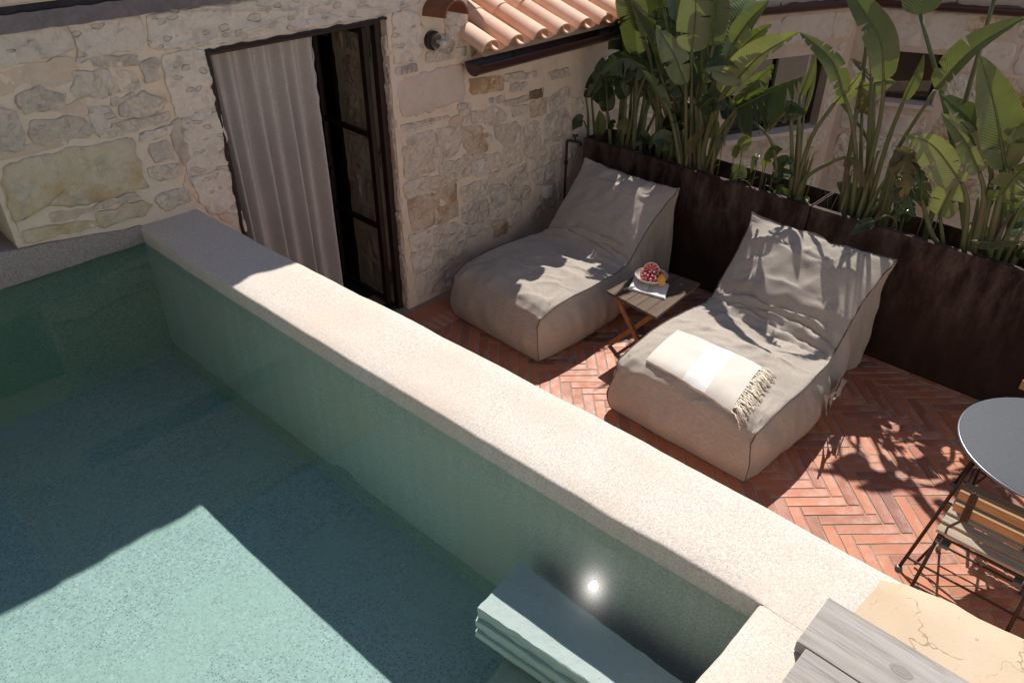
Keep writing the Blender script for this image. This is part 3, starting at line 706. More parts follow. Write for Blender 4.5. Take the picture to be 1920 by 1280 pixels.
def stone_on(pts2, o, ux, uy, nrm, kind, proud, seed, parent, rough=.008):
    """pts2 in the plane's own (s,t) metres; o origin, ux,uy axes, nrm outward"""
    poly, cen = smooth_poly(pts2, .028, .020, seed)
    if sum(poly[i].x * poly[(i + 1) % len(poly)].y - poly[(i + 1) % len(poly)].x * poly[i].y for i in range(len(poly))) < 0: poly = poly[::-1]
    n = len(poly); R = []
    for sc, h in ((1., -.02), (1., proud * .25), (.94, proud * .8), (.82, proud * 1.0), (.66, proud), (.48, proud * 1.05), (.30, proud), (.14, proud)):
        R.append([(cen + (p - cen) * sc, h) for p in poly])
    vs = []; 
    for ri, ring in enumerate(R):
        for p, h in ring:
            k = h + (rough * fbm(p.x * 15 + seed, p.y * 15, 1.7, 5) if ri > 1 else 0)
            vs.append(o + ux * p.x + uy * p.y + nrm * k)
    vs.append(o + ux * cen.x + uy * cen.y + nrm * (proud)); fs = []
    for k in range(len(R) - 1):
        for i in range(n):
            j = (i + 1) % n; fs.append((k * n + i, k * n + j, (k + 1) * n + j, (k + 1) * n + i))
    b = (len(R) - 1) * n
    for i in range(n): fs.append((b + i, b + (i + 1) % n, len(vs) - 1))
    return build('stone', vs, fs, M[kind], parent, smooth=True, sharp=70)
O = Vector((0, WY, 0)); EX = Vector((1, 0, 0)); EZ = Vector((0, 0, 1)); NS = Vector((0, -1, 0))
for i, (k, pts) in enumerate(stones):
    p2 = []
    for x, y in pts:
        q = P(x, y, 'y', WY - .01); p2.append((q.x, q.z))
    pr = {'stone_smooth': .007, 'stone_yellow': .012, 'stone_tan': .000, 'stone_chisel': .008}.get(k, .006)
    if k not in ('stone_smooth', 'stone_yellow', 'stone_dark') and len(p2) < 10:
        cx_, cz_ = sum(a[0] for a in p2) / len(p2), sum(a[1] for a in p2) / len(p2); w_ = max(a[0] for a in p2) - min(a[0] for a in p2); g_ = 1 + min(.16, .026 / max(.05, w_))
        p2 = [(cx_ + (a - cx_) * g_, cz_ + (b - cz_) * g_) for a, b in p2]
    stone_on(p2, O, EX, EZ, NS, k, pr, i + 1, house, .004 if k in ('stone_smooth', 'stone_tan') else .013)
# the stones outside the picture: above and to the left, in rough courses
def courses(x0, x1, z0, z1, o, ux, nrm, parent, seed, kinds=('stone', 'stone', 'stone_chisel', 'stone_grey', 'stone_tan'), hh=(.16, .26), ww_=(.18, .42), pr=.012, gap=.018, skip=None):
    r = random.Random(seed); z = z0; i = 0
    while z < z1 - .08:
        h = min(r.uniform(*hh), z1 - z); x = x0 - r.uniform(0, .1)
        while x < x1 - .03:
            w_ = r.uniform(*ww_); a, b = max(x, x0), min(x + w_, x1); x += w_
            if b - a < .07: continue
            j = lambda: r.uniform(-.012, .012)
            pts = [(a + gap + j(), z + gap + j()), (b - gap + j(), z + gap + j()), (b - gap + j(), z + h - gap + j()), (a + gap + j(), z + h - gap + j())]
            if skip and skip((a + b) / 2, z + h / 2, b - a, h): continue
            stone_on(pts, o, ux, EZ, nrm, r.choice(kinds), pr, seed * 100 + i, parent, .010); i += 1
        z += h
courses(2.70, 3.70, 2.30, 3.1, O, EX, NS, house, 31)
courses(5.30, 6.1, -.3, 1.5, O, EX, NS, house, 33)
# carved date stone
ds = [P(x, y, 'y', WY - .01) for x, y in ((743, 127), (783, 118), (785, 133), (745, 143))]
stone_on([(q.x, q.z) for q in ds], O, EX, EZ, NS, 'stone_smooth', .012, 77, house, .002)
fc = bpy.data.curves.new('carved_date', 'FONT'); fc.body = '1993'; fc.size = .075; fc.extrude = .001; fc.align_x = 'CENTER'; fc.align_y = 'CENTER'
tmp = bpy.data.objects.new('t', fc); COL.objects.link(tmp); dg = bpy.context.evaluated_depsgraph_get()
me = bpy.data.meshes.new_from_object(tmp.evaluated_get(dg)); bpy.data.objects.remove(tmp)
cen = sum(ds, Vector()) / 4; RR = Matrix.Rotation(radians(90), 4, 'X')
me.transform(Matrix.Translation(Vector((cen.x, WY - .0262, cen.z)) - Vector(house.location)) @ RR); me.materials.append(simple('carved shadowed grey', (.33, .29, .28), .9))
o = bpy.data.objects.new('carved_date', me); COL.objects.link(o); o.parent = house

# door reveal (right side), stones of its own
rv = MB(); rv.grid(lambda u, v: Vector((3.045 + .006 * fbm(u * 5, v * 20), WY + .0 + u * .12, v * DT)), 4, 40, True); rv.out('reveal', M['mortar'], house, smooth=True)
OR = Vector((3.045, WY, 0)); z = .02; r = random.Random(5)
while z < 1.95:
    h = r.uniform(.12, .26); stone_on([(.008, z), (.078, z), (.078, z + h - .02), (.008, z + h - .02)], OR, Vector((0, 1, 0)), EZ, Vector((-1, 0, 0)), 'stone_grey' if r.random() < .7 else 'stone', .010, int(z * 100), house, .008); z += h
# left reveal
rv = MB(); rv.grid(lambda u, v: Vector((DX0 - .004 + .008 * fbm(u * 5, v * 20), WY + .0 + u * .12, v * DT)), 4, 40); rv.out('reveal', M['mortar'], house, smooth=True)
# interior: deep stone reveal and dark room
ins = MB(); ins.grid(lambda u, v: Vector((3.035 + .006 * fbm(u * 5, v * 12, 8), 4.10 + u * .42 + (.02 * fbm(v * 14, 3) if u == 1 else 0), v * 2.1)), 8, 40, True)
ins.out('inner_reveal', M['mortar'], house, smooth=True)
courses(4.14, 4.50, .02, 2.0, Vector((3.035, 0, 0)), Vector((0, 1, 0)), Vector((-1, 0, 0)), house, 41, hh=(.2, .34), ww_=(.2, .42), pr=.006)
ev = MB(); ev.tube([(XL + k * .04, WY + .02 + .02 * fbm(k * .21, 2), 3.235 + .035 * fbm(k * .17, 8) + (.03 if (k // 6) % 2 else 0)) for k in range(85)], .035, 6); ev.out('eave_course', M['tile_old'], house)
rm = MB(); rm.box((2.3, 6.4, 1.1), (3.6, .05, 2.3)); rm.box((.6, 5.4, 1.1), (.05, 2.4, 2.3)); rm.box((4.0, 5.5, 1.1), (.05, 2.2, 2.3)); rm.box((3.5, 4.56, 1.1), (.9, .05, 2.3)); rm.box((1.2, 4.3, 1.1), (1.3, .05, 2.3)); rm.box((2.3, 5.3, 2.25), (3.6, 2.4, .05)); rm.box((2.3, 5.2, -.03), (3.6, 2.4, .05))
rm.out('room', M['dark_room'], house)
# door: fixed frame, opened leaf with three panes
door = MB(); yF = 4.02
for c, d in (((3.015, yF, 1.03), (.045, .05, 2.06)), ((1.90, yF, 1.03), (.045, .05, 2.06)), ((2.457, yF + .002, 2.035), (1.16, .046, .05))): door.box(c, d, bev=.004)
fr = door.out('door', M['door_metal'], house)
lf = MB(); XL2 = 2.955
for yy in (4.075, 4.62): lf.box((XL2, yy, 1.02), (.035, .045, 1.95), bev=.004)
for zz in (.07, .66, 1.32, 1.97): lf.box((XL2, 4.348, zz), (.028, .50, .035), bev=.003)
leafo = lf.out('leaf_frame', M['door_metal'], fr)
for z0, z1 in ((.09, .64), (.68, 1.30), (1.34, 1.95)):
    MB().box((XL2, 4.348, (z0 + z1) / 2), (.005, .498, z1 - z0)).out('pane', M['glass'], fr)
for zz in (.25, 1.15, 1.85): MB().tube([(2.985, 4.045, zz - .05), (2.985, 4.045, zz + .05)], .009).out('hinge', M['black_metal'], fr)
MB().tube([(2.935, 4.58, 1.0), (2.89, 4.58, 1.0), (2.89, 4.48, 1.0)], .008).out('handle', M['black_metal'], fr)
MB().box((2.45, 4.06, .010), (1.1, .09, .03), bev=.005).out('threshold', M['door_metal'], fr)
# ragged plaster edge lines round the door
for s_, x in ((1, DX0 - .004),):
    m = MB(); pts = []
    for k in range(60):
        z = 1.0 + k / 59 * 1.04; pts.append((x + .012 * fbm(z * 9, 2) + .006, WY - .004, z))
    m.tube(pts, .010, 6); m.out('plaster_edge', M['door_metal'], house)
m = MB(); m.tube([(DX0 + k / 50 * (DX1 - DX0), WY + .0, DT - .006 + .010 * fbm(k * .3, 9)) for k in range(51)], .010, 6); m.out('plaster_edge', M['door_metal'], house)

# curtain
def curt(u, v):
    x0, x1 = 1.905 + .03 * v, 2.60; z = 2.035 - v * 2.0; s = u
    ph = s * 2 * pi * 7 + .5 * sin(s * 9) ; dd = .044 * sin(ph + .25 * sin(v * 3)) + .012 * sin(ph * .5 + 1.3 + v)
    dd *= (.55 + .45 * min(1, v * 3)); x = x0 + (x1 - x0) * s + .010 * sin(ph * .5) * (.4 + v) - .015 * v * s
    return Vector((x, 4.098 + dd + .004 * fbm(s * 6, v * 3, 2), z))
mcu = MB().grid(curt, 150, 26)
cu = mcu.out('curtain', M['curtain'], loc=(2.25, 4.1, .03), smooth=True); tag(cu, 'mauve grey linen curtain hanging in long folds inside the steel door', 'curtain')
m = MB(); m.tube([(1.92, 4.10, 2.045), (2.98, 4.10, 2.045)], .009, 8); m.out('curtain_rod', M['black_metal'], fr)
m = MB(); m.tube([curt(1, k / 60) + Vector((.004 + .006 * sin(k * 1.7), 0, 0)) for k in range(61)], .005, 5); m.out('hem', M['curtain'], cu, smooth=True)

# low tiled roof over the right part of the house
pitch = math.atan2(.126, .397); TS = .2445; TX0 = 3.71
dirU = Vector((0, cos(pitch), sin(pitch))); nU = Vector((0, -sin(pitch), cos(pitch)))
def bt(cx, y0, z0, L, r0, r1, up, name='roof_tile', mat='tile', th=.013):
    m = MB(); n = 10; base = Vector((cx, y0, z0)); vs = []
    for ri, (dr) in enumerate((0, -th)):
        for s_ in (0, 1):
            rr = (r0 + (r1 - r0) * s_) + dr
            for k in range(n + 1):
                a = pi * k / n; vs.append(base + dirU * (L * s_) + EX * (-cos(a) * rr) + nU * ((sin(a) * rr * .82) * (1 if up else -1)))
    q = n + 1; fs = []
    for k in range(n):
        fs += [(k, k + 1, q + k + 1, q + k), (2 * q + k, 3 * q + k, 3 * q + k + 1, 2 * q + k + 1), (k, 2 * q + k, 2 * q + k + 1, k + 1), (q + k, q + k + 1, 3 * q + k + 1, 3 * q + k)]
    for s_ in (0, n): fs.append((s_, q + s_, 3 * q + s_, 2 * q + s_))
    return build(name, [v for v in vs], fs, M[mat], house, smooth=True, sharp=40)
for i in range(11):
    cx = TX0 + i * TS
    for row in range(4):
        y0 = 3.72 + .40 * row * cos(pitch); z0 = 1.79 + .40 * row * sin(pitch)
        jx = RND.uniform(-.006, .006); jz = RND.uniform(-.003, .006)
        bt(cx + jx, y0, z0 + .004 + jz, .46, .086, .076, True)
        bt(cx + TS / 2 + jx, y0 + .02, z0 + .052, .46, .100, .092, False)
mr = MB(); mr.add([Vector((3.73, 3.80, 1.735)), Vector((6.8, 3.80, 1.735)), Vector((6.8, 3.80, 1.735)) + dirU * 1.9, Vector((3.73, 3.80, 1.735)) + dirU * 1.9], [(0, 1, 2, 3)])
mr.out('roof_deck', M['mortar'], house)
ea = MB(); ea.grid(lambda u, v: Vector((3.74 + u * 3.1, WY - .004 - v * .09 + .012 * fbm(u * 30, v * 3), 1.70 + v * .085)), 60, 3); ea.out('eave_mortar', M['mortar'], house, smooth=True)
# single old tile set into the verge
n = 14; vs = []
hl_, hr_ = P(834, 37, 'y', 3.74), P(879, 25, 'y', 3.74); hc = (hl_ + hr_) / 2; hr = (hr_.x - hl_.x) / 2
for s_ in (0, .5, 1):
    for dr in (0, -.014):
        for k in range(n + 1):
            a = pi * k / n; rr = hr * (1 + .10 * s_) + dr; vs.append(Vector((hc.x - cos(a) * rr, 3.74 + .24 * s_, hc.z - .012 * s_ + sin(a) * rr * .92)))
q = n + 1; fs = []
for b_ in (0, 2 * q):
    for k in range(n): fs += [(b_ + k, b_ + k + 1, b_ + 2 * q + k + 1, b_ + 2 * q + k), (b_ + q + k, b_ + 3 * q + k, b_ + 3 * q + k + 1, b_ + q + k + 1)]
    for k in (0, n): fs.append((b_ + k, b_ + 2 * q + k, b_ + 3 * q + k, b_ + q + k))
for k in range(n): fs.append((k, q + k, q + k + 1, k + 1))
build('verge_tile', vs, fs, M['tile_old'], house, smooth=True, sharp=40)
# gutters: half round with bead
def gutter(p0, p1, parent, r=.076, endcap=True):
    p0, p1 = Vector(p0), Vector(p1); d = (p1 - p0).normalized(); s = Vector((d.y, -d.x, 0)); L = (p1 - p0).length; n = 12; m = MB()
    prof = [(s * (cos(pi + pi * k / n) * r) + EZ * (sin(pi + pi * k / n) * r)) for k in range(n + 1)]
    prof += [(s * (cos(2 * pi - pi * k / n) * (r - .004)) + EZ * (sin(2 * pi - pi * k / n) * (r - .004))) for k in range(n + 1)]
    q = len(prof); vs = [p0 + v for v in prof] + [p1 + v for v in prof]; fs = [(k, (k + 1) % q, q + (k + 1) % q, q + k) for k in range(q)]
    m.add(vs, fs); m.tube([p0 + s * r, p1 + s * r], .007, 6); m.tube([p0 - s * r, p1 - s * r], .005, 6)
    o = m.out('gutter', M['gutter'], parent, smooth=True, sharp=40)
    if endcap:
        c = MB(); c.add([p0 + v for v in prof[:n + 1]] + [p0 - d * .004 + v for v in prof[:n + 1]], [tuple(range(n + 1)), tuple(range(n + 1, 2 * n + 2))[::-1]]); c.tube([p0 + v for v in prof[:n + 1]], .004, 5); c.out('end_cap', M['gutter'], o)
    for t in (.18, .55, .85):
        b = MB(); b.tube([p0 + d * L * t - s * r + EZ * .03, p0 + d * L * t - s * (r - .008), p0 + d * L * t - s * (r * .5) - EZ * r * .78], .006, 5); b.out('bracket', M['gutter'], o)
    return o
gutter((3.64, 3.815, 1.70), (6.25, 3.815, 1.70), house)

# ------------------------------------------------------------------ neighbouring building behind the plants
A0 = Vector((7.25, 3.43, 0)); dA = Vector((.54, -.23, 0)).normalized(); B0 = Vector((8.21, 2.87, 0)); dB = Vector((.47, -1.1, 0)).normalized()
nA = Vector((dA.y, -dA.x, 0)); nB = Vector((dB.y, -dB.x, 0))
corner = Vector((8.131, 3.055, 0)); startA = corner - dA * 2.25
nb = thing('neighbour_building', (corner.x, corner.y, -1.2), 'pale rendered stone building with brown gutter and two small windows behind the planter', 'building')
def wall_with_hole(m, o, d, n, L, z0, z1, hx0, hx1, hz0, hz1):
    def patch(a, b, c, e):
        k = max(2, int((b - a) / .09)); l = max(2, int((e - c) / .09))
        m.grid(lambda u, v: o + d * (a + u * (b - a)) + EZ * (c + v * (e - c)) + n * (.010 * fbm((a + u * (b - a)) * 3, (c + v * (e - c)) * 3, o.x) if 0 < u < 1 and 0 < v < 1 else 0), k, l)
    patch(0, hx0, z0, z1); patch(hx1, L, z0, z1); patch(hx0, hx1, z0, hz0); patch(hx0, hx1, hz1, z1)
mA = MB(); sA0 = (Vector((7.30, 3.41, 0)) - startA).dot(dA); sA1 = (Vector((7.92, 3.145, 0)) - startA).dot(dA)
sA0 = (Vector((6.86, 3.60, 0)) - startA).dot(dA)
wall_with_hole(mA, startA, dA, nA, 2.25, -1.2, 2.75, sA0, sA1, .45, 1.19)
sB0 = (Vector((8.285, 2.69, 0)) - corner).dot(dB); sB1 = (Vector((8.47, 2.26, 0)) - corner).dot(dB)
wall_with_hole(mA, corner, dB, nB, 5.5, -1.2, 2.75, sB0, sB1, .73, 1.215)
mA.add([startA + EZ * 2.75, corner + EZ * 2.75, corner + dB * 5.5 + EZ * 2.75, corner + dB * 5.5 + EZ * 2.75 + Vector((3, 2, 0)), startA + EZ * 2.75 + Vector((2, 4, 0))], [(0, 1, 2, 3, 4)])
mA.out('wall', M['far_wall'], nb, smooth=True, sharp=40)
def window(o, d, n, a, b, z0, z1, deep, mull, glassmat):
    w_ = MB(); ctr = o + d * ((a + b) / 2) - n * deep; W = b - a; Hh = z1 - z0; Rm = Matrix((d, -n, EZ)).transposed()
    t = .035
    for s_ in (-1, 1): w_.box(ctr + d * (s_ * (W / 2 - t / 2)) + EZ * ((z0 + z1) / 2), (t, .04, Hh), M=Rm)
    for zz in (z0 + t / 2, z1 - t / 2): w_.box(ctr + EZ * zz, (W - 2 * t - .002, .038, t), M=Rm)
    if mull: w_.box(ctr + EZ * ((z0 + z1) / 2), (t * .8, .036, Hh - 2 * t), M=Rm)
    wo_ = w_.out('window', M['door_metal'], nb)
    MB().box(ctr - n * .012 + EZ * ((z0 + z1) / 2), (W - .02, .006, Hh - .02), M=Rm).out('pane', glassmat, wo_)
    # reveals and sill
    rvv = MB()
    for s_, e in ((a, 1), (b, -1)): rvv.add([o + d * s_ + EZ * z0, o + d * s_ - n * (deep + .1) + EZ * z0, o + d * s_ - n * (deep + .1) + EZ * z1, o + d * s_ + EZ * z1], [(0, 1, 2, 3)])
    rvv.add([o + d * a + EZ * z1, o + d * b + EZ * z1, o + d * b - n * (deep + .1) + EZ * z1, o + d * a - n * (deep + .1) + EZ * z1], [(0, 1, 2, 3)])
    rvv.out('reveal', M['far_wall'], nb)
    MB().box(o + d * ((a + b) / 2) - n * (deep / 2 - .02) + EZ * (z0 - .02), (W + .05, deep + .06, .045), bev=.006, M=Rm).out('sill', M['stone_smooth'], nb)
    MB().box(ctr - n * .5 + EZ * ((z0 + z1) / 2), (W + .6, .02, Hh + .5), M=Rm).out('dark_interior', M['dark_room'], nb)
M['glass_sky'] = glassy('reflecting window glass', (.35, .34, .36), 2.0)
window(startA, dA, nA, sA0, sA1, .45, 1.19, .13, True, M['glass_sky'])
window(corner, dB, nB, sB0, sB1, .73, 1.215, .17, False, M['glass'])
gutter(startA + nA * .07 + EZ * 1.685 + dA * .05, corner + nA * .07 + nB * .0 + EZ * 1.685 - dA * .02, nb, endcap=False)
gutter(corner + nB * .07 + EZ * 1.685 + dB * .0, corner + nB * .07 + dB * 4.5 + EZ * 1.685, nb, endcap=False)
courses(.05, 2.2, 1.30, 1.60, startA, dA, nA, nb, 51, kinds=('stone_smooth',), hh=(.26, .3), ww_=(.5, .9), pr=.004, gap=.008)
courses(.05, 2.2, -.9, .40, startA, dA, nA, nb, 52, kinds=('stone_tan', 'stone_rust', 'stone'), hh=(.2, .34), ww_=(.3, .6), pr=.006, gap=.012)
courses(sA1 + .02, 2.2, .45, 1.28, startA, dA, nA, nb, 53, kinds=('stone_smooth', 'stone'), hh=(.25, .35), ww_=(.3, .5), pr=.005)
courses(.06, 1.1, 1.25, 1.60, corner, dB, nB, nb, 54, kinds=('stone_smooth',), hh=(.33, .35), ww_=(.9, 1.2), pr=.006, gap=.008)
courses(sB1 + .05, 4.0, -.2, 1.6, corner, dB, nB, nb, 55, kinds=('stone', 'stone_smooth', 'stone_rust'), hh=(.25, .38), ww_=(.3, .6), pr=.006)
courses(.05, sB1, -.6, .62, corner, dB, nB, nb, 56, kinds=('stone', 'stone_smooth', 'stone_tan'), hh=(.25, .38), ww_=(.3, .6), pr=.006)

# ================================================================== PLANTERS
PXF, PZ = 4.85, .912
def planter(y0, y1, label):
    t = thing('steel_planter', (PXF, (y0 + y1) / 2, 0), label, 'planter', 'dark steel planters along the terrace edge')
    yc = (y0 + y1) / 2; L = y1 - y0; D = .345; th = .006
    m = MB(); m.box((PXF + th / 2, yc, PZ / 2), (th, L, PZ), bev=.001)
    m.box((PXF + .022, yc, PZ - .003), (.036, L - .012, .006)); m.out('front_sheet', M['rust'], t)
    MB().box((PXF + D, yc, PZ / 2 - .3), (th, L, PZ + .6)).out('back_sheet', M['rust'], t)
    for yy in (y0 + th / 2, y1 - th / 2): MB().box((PXF + D / 2, yy, PZ / 2), (D - th * 1.1, th, PZ - .002)).out('end_sheet', M['rust'], t)
    s = MB(); s.grid(lambda u, v: Vector((PXF + .008 + u * (D - .016), y0 + .01 + v * (L - .02), PZ - .13 + .03 * fbm(u * 3, v * 14 * L, y0))), 10, int(50 * L)); so_ = s.out('soil', M['soil'], t, smooth=True); tag(so_, kind='stuff')
    return t
planter(1.845, 3.80, 'dark steel planter with its left end against the house wall behind the first lounger')
planter(-1.1, 1.835, 'dark steel planter with worn streaked face behind the second lounger and table')

# ================================================================== LOUNGERS
def lounger(cx0, cy, W, Lg, rz, label, seed, wr, hh=1.0):
    t = thing('lounger', (cx0, cy, 0), label, 'lounger', 'fabric bean bag loungers on the terrace')
    R = Matrix.Rotation(rz, 3, 'Z')
    tx = [(0, .0), (.03, .022), (.06, .07), (.10, .145), (.2, .34), (.4, .62), (.55, .85), (.63, .965), (.66, 1.0), (.75, 1.11), (.88, 1.28), (1, 1.44)]
    tz = [(0, .285), (.03, .335), (.06, .365), (.10, .385), (.2, .40), (.4, .395), (.55, .385), (.63, .40), (.66, .425), (.75, .545), (.88, .70), (1, .835)]
    hw = [(0, .462), (.06, .478), (.3, .492), (.5, .475), (.64, .445), (.8, .445), (.92, .462), (1, .50)]
    def top(u): return interp(tx, u) * Lg / 1.5, interp(tz, u) * hh
    def W2(u): return interp(hw, u) * W
    def body(u, v, q):
        """u along, v across (-1..1), q height 0..1"""
        X, Z = top(u); xb = u * 1.46 * Lg / 1.5 + .012
        qq = q; x = xb + (X - xb) * (qq ** 1.3); z = Z * qq
        if u > .9: x += .06 * sin(pi * q ** .8) * (u - .9) / .1 * .8          # back belly
        if u < .08: x -= (.030 * sin(pi * min(1, q * 1.05)) * (1 - u / .08)) * (1 - .3 * v * v)
        hwv = W2(u) * (1 + .02 * (1 - q)); belly = .068 * sin(pi * q ** .8) * sin(pi * min(1, max(0, u * .92 + .06))) ** .6
        if u > .7: k_ = min(1, (u - .7) / .25); hwv -= .055 * k_ * sin(pi / 2 * min(1, (1 - q) * 3)); belly *= 1 - .55 * k_
        y = v * (hwv + belly)
        return x, y, z
    def wrinkle(x, y, s, f=5, a=1.):
        n1 = noise.noise(Vector((x * f, y * f * .45, s))); return a * (1 - abs(n1) * 2.4)
    def PT(x, y, z): return Vector((cx0, cy, 0)) + R @ Vector((x, y, z))
    def topf(u, vv):
        v = vv * 2 - 1; x, y, z = body(u, v, 1.)
        crown = (1 - abs(v) ** 2.6) * (.040 if u < .6 else .070 * (1 - max(0, u - .90) / .10)) * min(1, (u + .01) / .07)
        z += crown
        e = (1 - abs(v) ** 6)
        # seat sinks towards the crease, backrest pillow swells
        z -= .03 * exp(-((u - .52) / .1) ** 2) * (1 - v * v)
        k = 0
        for u0, am, wd, ph in ((.600, .022, .010, 0), (.640, .030, .008, 1.7), (.690, .016, .010, 3.1), (.565, .010, .010, 5)):
            uu = u0 + .012 * sin(v * 2.6 + ph + seed) + .01 * noise.noise(Vector((v * 3, ph, seed)))
            k -= am * exp(-((u - uu) / wd) ** 2) * (.45 + .55 * (1 - v * v)); k += am * .6 * exp(-((u - uu - wd * 2.1) / (wd * 1.4)) ** 2) * e
        z += k * wr
        # soft folds, drawn out across the seat and fanning from the corners
        z += wr * .013 * e * (noise.noise(Vector((u * 13 + .9 * v, v * 2.4, seed))) + .7 * noise.noise(Vector((u * 26 + 2 * v * v, v * 4, seed + 4))))
        rg = noise.noise(Vector((u * 9 + 1.6 * v, v * 1.8, seed + 20))); z += wr * .016 * e * max(0, 1 - abs(rg) * 7) * (.4 + .6 * noise.noise(Vector((u * 3, v * 2, seed + 30))))
        rdl = .010 * max(0, 1 - sqrt(((u) / .22) ** 2 + ((abs(v) - .95) / .5) ** 2)); z += wr * rdl * sin(math.atan2(abs(v) - 1.02, u + .02) * 16 + seed)
        z += wr * .006 * e * noise.noise(Vector((u * 5, v * 5, seed * 3)))
        if u > .97: # top hem pinches, ears lift
            z += .022 * (abs(v) ** 4) - .010
            x += .006 * noise.noise(Vector((v * 6, seed, 0)))
        if u > .66: x -= .012 * e * noise.noise(Vector((u * 7, v * 3.2, seed + 9)))
        return PT(x, y, z)
    nu, nv, nq = 130, 60, 16
    m = MB(); m.grid(topf, nu, nv, False)
    def side(sg):
        def f(u, q):
            if q > .999: return topf(u, (sg + 1) / 2)
            x, y, z = body(u, sg, q)
            d = sg * (.018 * noise.noise(Vector((x * 4, z * 6, seed + sg))) + .012 * noise.noise(Vector((x * 14, z * 7 + x * 6, seed)))) * sin(pi * q) ** .5 * wr
            if q < .001: y *= .985
            return PT(x, y + d, max(z, .006))
        return f
    m.grid(side(-1), nu, nq, True); m.grid(side(1), nu, nq, False)
    for u0, fl_ in ((0., False), (1., True)):
        def f(v, q, u0=u0):
            if q > .999: return topf(u0, v)
            x, y, z = body(u0, v * 2 - 1, q)
            k = sin(pi * q) ** .6 * (1 - abs(v * 2 - 1) ** 5)
            x += k * (.018 if u0 else -.018) + (.013 * noise.noise(Vector((y * 5, z * 7, seed + 2))) + .008 * noise.noise(Vector((y * 16, z * 4, seed)))) * k * wr
            return PT(x, y if abs(v * 2 - 1) < .999 or q > .001 else y * .985, max(z, .006))
        m.grid(f, nv, nq, fl_)
    bm = bmesh.new(); me = bpy.data.meshes.new('cover'); off = Vector((cx0, cy, 0))
    vv = [bm.verts.new(v - off) for v in m.v]
    for f in m.f: bm.faces.new([vv[i] for i in f])
    bmesh.ops.remove_doubles(bm, verts=bm.verts, dist=.0012); bmesh.ops.recalc_face_normals(bm, faces=bm.faces)
    bm.to_mesh(me); bm.free(); me.polygons.foreach_set('use_smooth', [True] * len(me.polygons)); me.materials.append(M['fabric'])
    me.set_sharp_from_angle(angle=radians(62))
    o = bpy.data.objects.new('cover', me); COL.objects.link(o); o.parent = t
    # sewn seams along the top edges, round the hem and down the corners
    for sg in (-1, 1):
        MB().tube([topf(k / 90, (sg + 1) / 2) + R @ Vector((0, sg * .001, .002)) for k in range(91)], .0035, 5).out('seam', M['piping'], t, smooth=True)
        MB().tube([side(sg)(0.0, k / 12) + R @ Vector((-.001, sg * .001, 0)) for k in range(13)], .003, 5).out('seam', M['piping'], t, smooth=True)
    MB().tube([side(-1)(1 - k / 40, 0) for k in range(41)] + [side(1)(k / 40, 0) for k in range(41)], .005, 5).out('base_seam', M['piping'], t, smooth=True)
    MB().tube([topf(1, k / 40) + Vector((0, 0, .002)) for k in range(41)], .0028, 5).out('seam', M['piping'], t, smooth=True)
    return t, topf, side, PT
l1, top1, side1, _ = lounger(3.205, 3.21, .90, 1.50, radians(-1.5), 'greige fabric lounger beside the stone wall, half in shade', 2.3, 1.0, 1.0)
l2, top2, side2, PT2 = lounger(3.135, 1.66, .98, 1.55, radians(-.5), 'greige fabric lounger with a folded cream towel on its seat', 7.1, 1.15, 1.0)
# carrying flap on the side of the second lounger
fo = [P(x_, y_, 'y', 1.085) for x_, y_ in ((1544, 738), (1556, 741), (1566, 734), (1577, 707), (1591, 715), (1575, 742), (1562, 752), (1553, 778), (1546, 792))]
fcn = sum(fo, Vector()) / 9
fb = MB()
for (ia, ib, ic, id_) in ((0, 1, 7, 8), (1, 2, 6, 7), (2, 3, 4, 5), (2, 5, 6, 6)):
    qd = [fo[ia], fo[ib], fo[ic], fo[id_]]
    fb.grid(lambda u, v: qd[0].lerp(qd[1], u).lerp(qd[3].lerp(qd[2], u), v) + Vector((0, -.012 * sin(3 * (u + v)) , 0)), 4, 4)
    fb.grid(lambda u, v: qd[0].lerp(qd[1], u).lerp(qd[3].lerp(qd[2], u), v) + Vector((0, -.012 * sin(3 * (u + v)) + .0025, 0)), 4, 4)
f_o = fb.out('side_flap', M['fabric'], l2, smooth=True)
MB().tube([fo[i] + Vector((0, -.004, 0)) for i in (0, 1, 2, 3, 4)], .003, 5).out('seam', M['piping'], f_o)
# ---------------------------------------------------------------- towel folded on the second lounger
from mathutils.bvhtree import BVHTree
cov = [c for c in l2.children if c.name.startswith('cover')][0]
bvh = BVHTree.FromPolygons([v.co + Vector(l2.location) for v in cov.data.vertices], [tuple(p.vertices) for p in cov.data.polygons])
def on_bag(x, y, d=.4):
    h = bvh.ray_cast(Vector((x, y, 2)), Vector((0, 0, -1))); return h[0].z if h[0] else d
TQ = [(3.578, 1.985), (3.222, 1.962), (3.180, 1.368), (3.574, 1.418)]   # far-left, near-left, near-right, far-right
def tq(u, v):   # u: left -> right, v: near -> far
    a = Vector(TQ[1]).lerp(Vector(TQ[2]), u); b = Vector(TQ[0]).lerp(Vector(TQ[3]), u); return a.lerp(b, v)
base = {}
def th(u, v):
    p = tq(min(1, max(0, u)), min(1, max(0, v))); k = (round(u * 30), round(v * 16))
    if k not in base: base[k] = sum(on_bag(p.x + a, p.y + b) for a in (-.04, 0, .04) for b in (-.04, 0, .04)) / 9
    return base[k]
tw = thing('towel', (3.38, 1.68, .42), 'folded cream towel with white stripe and knotted fringe on the lounger seat', 'towel')
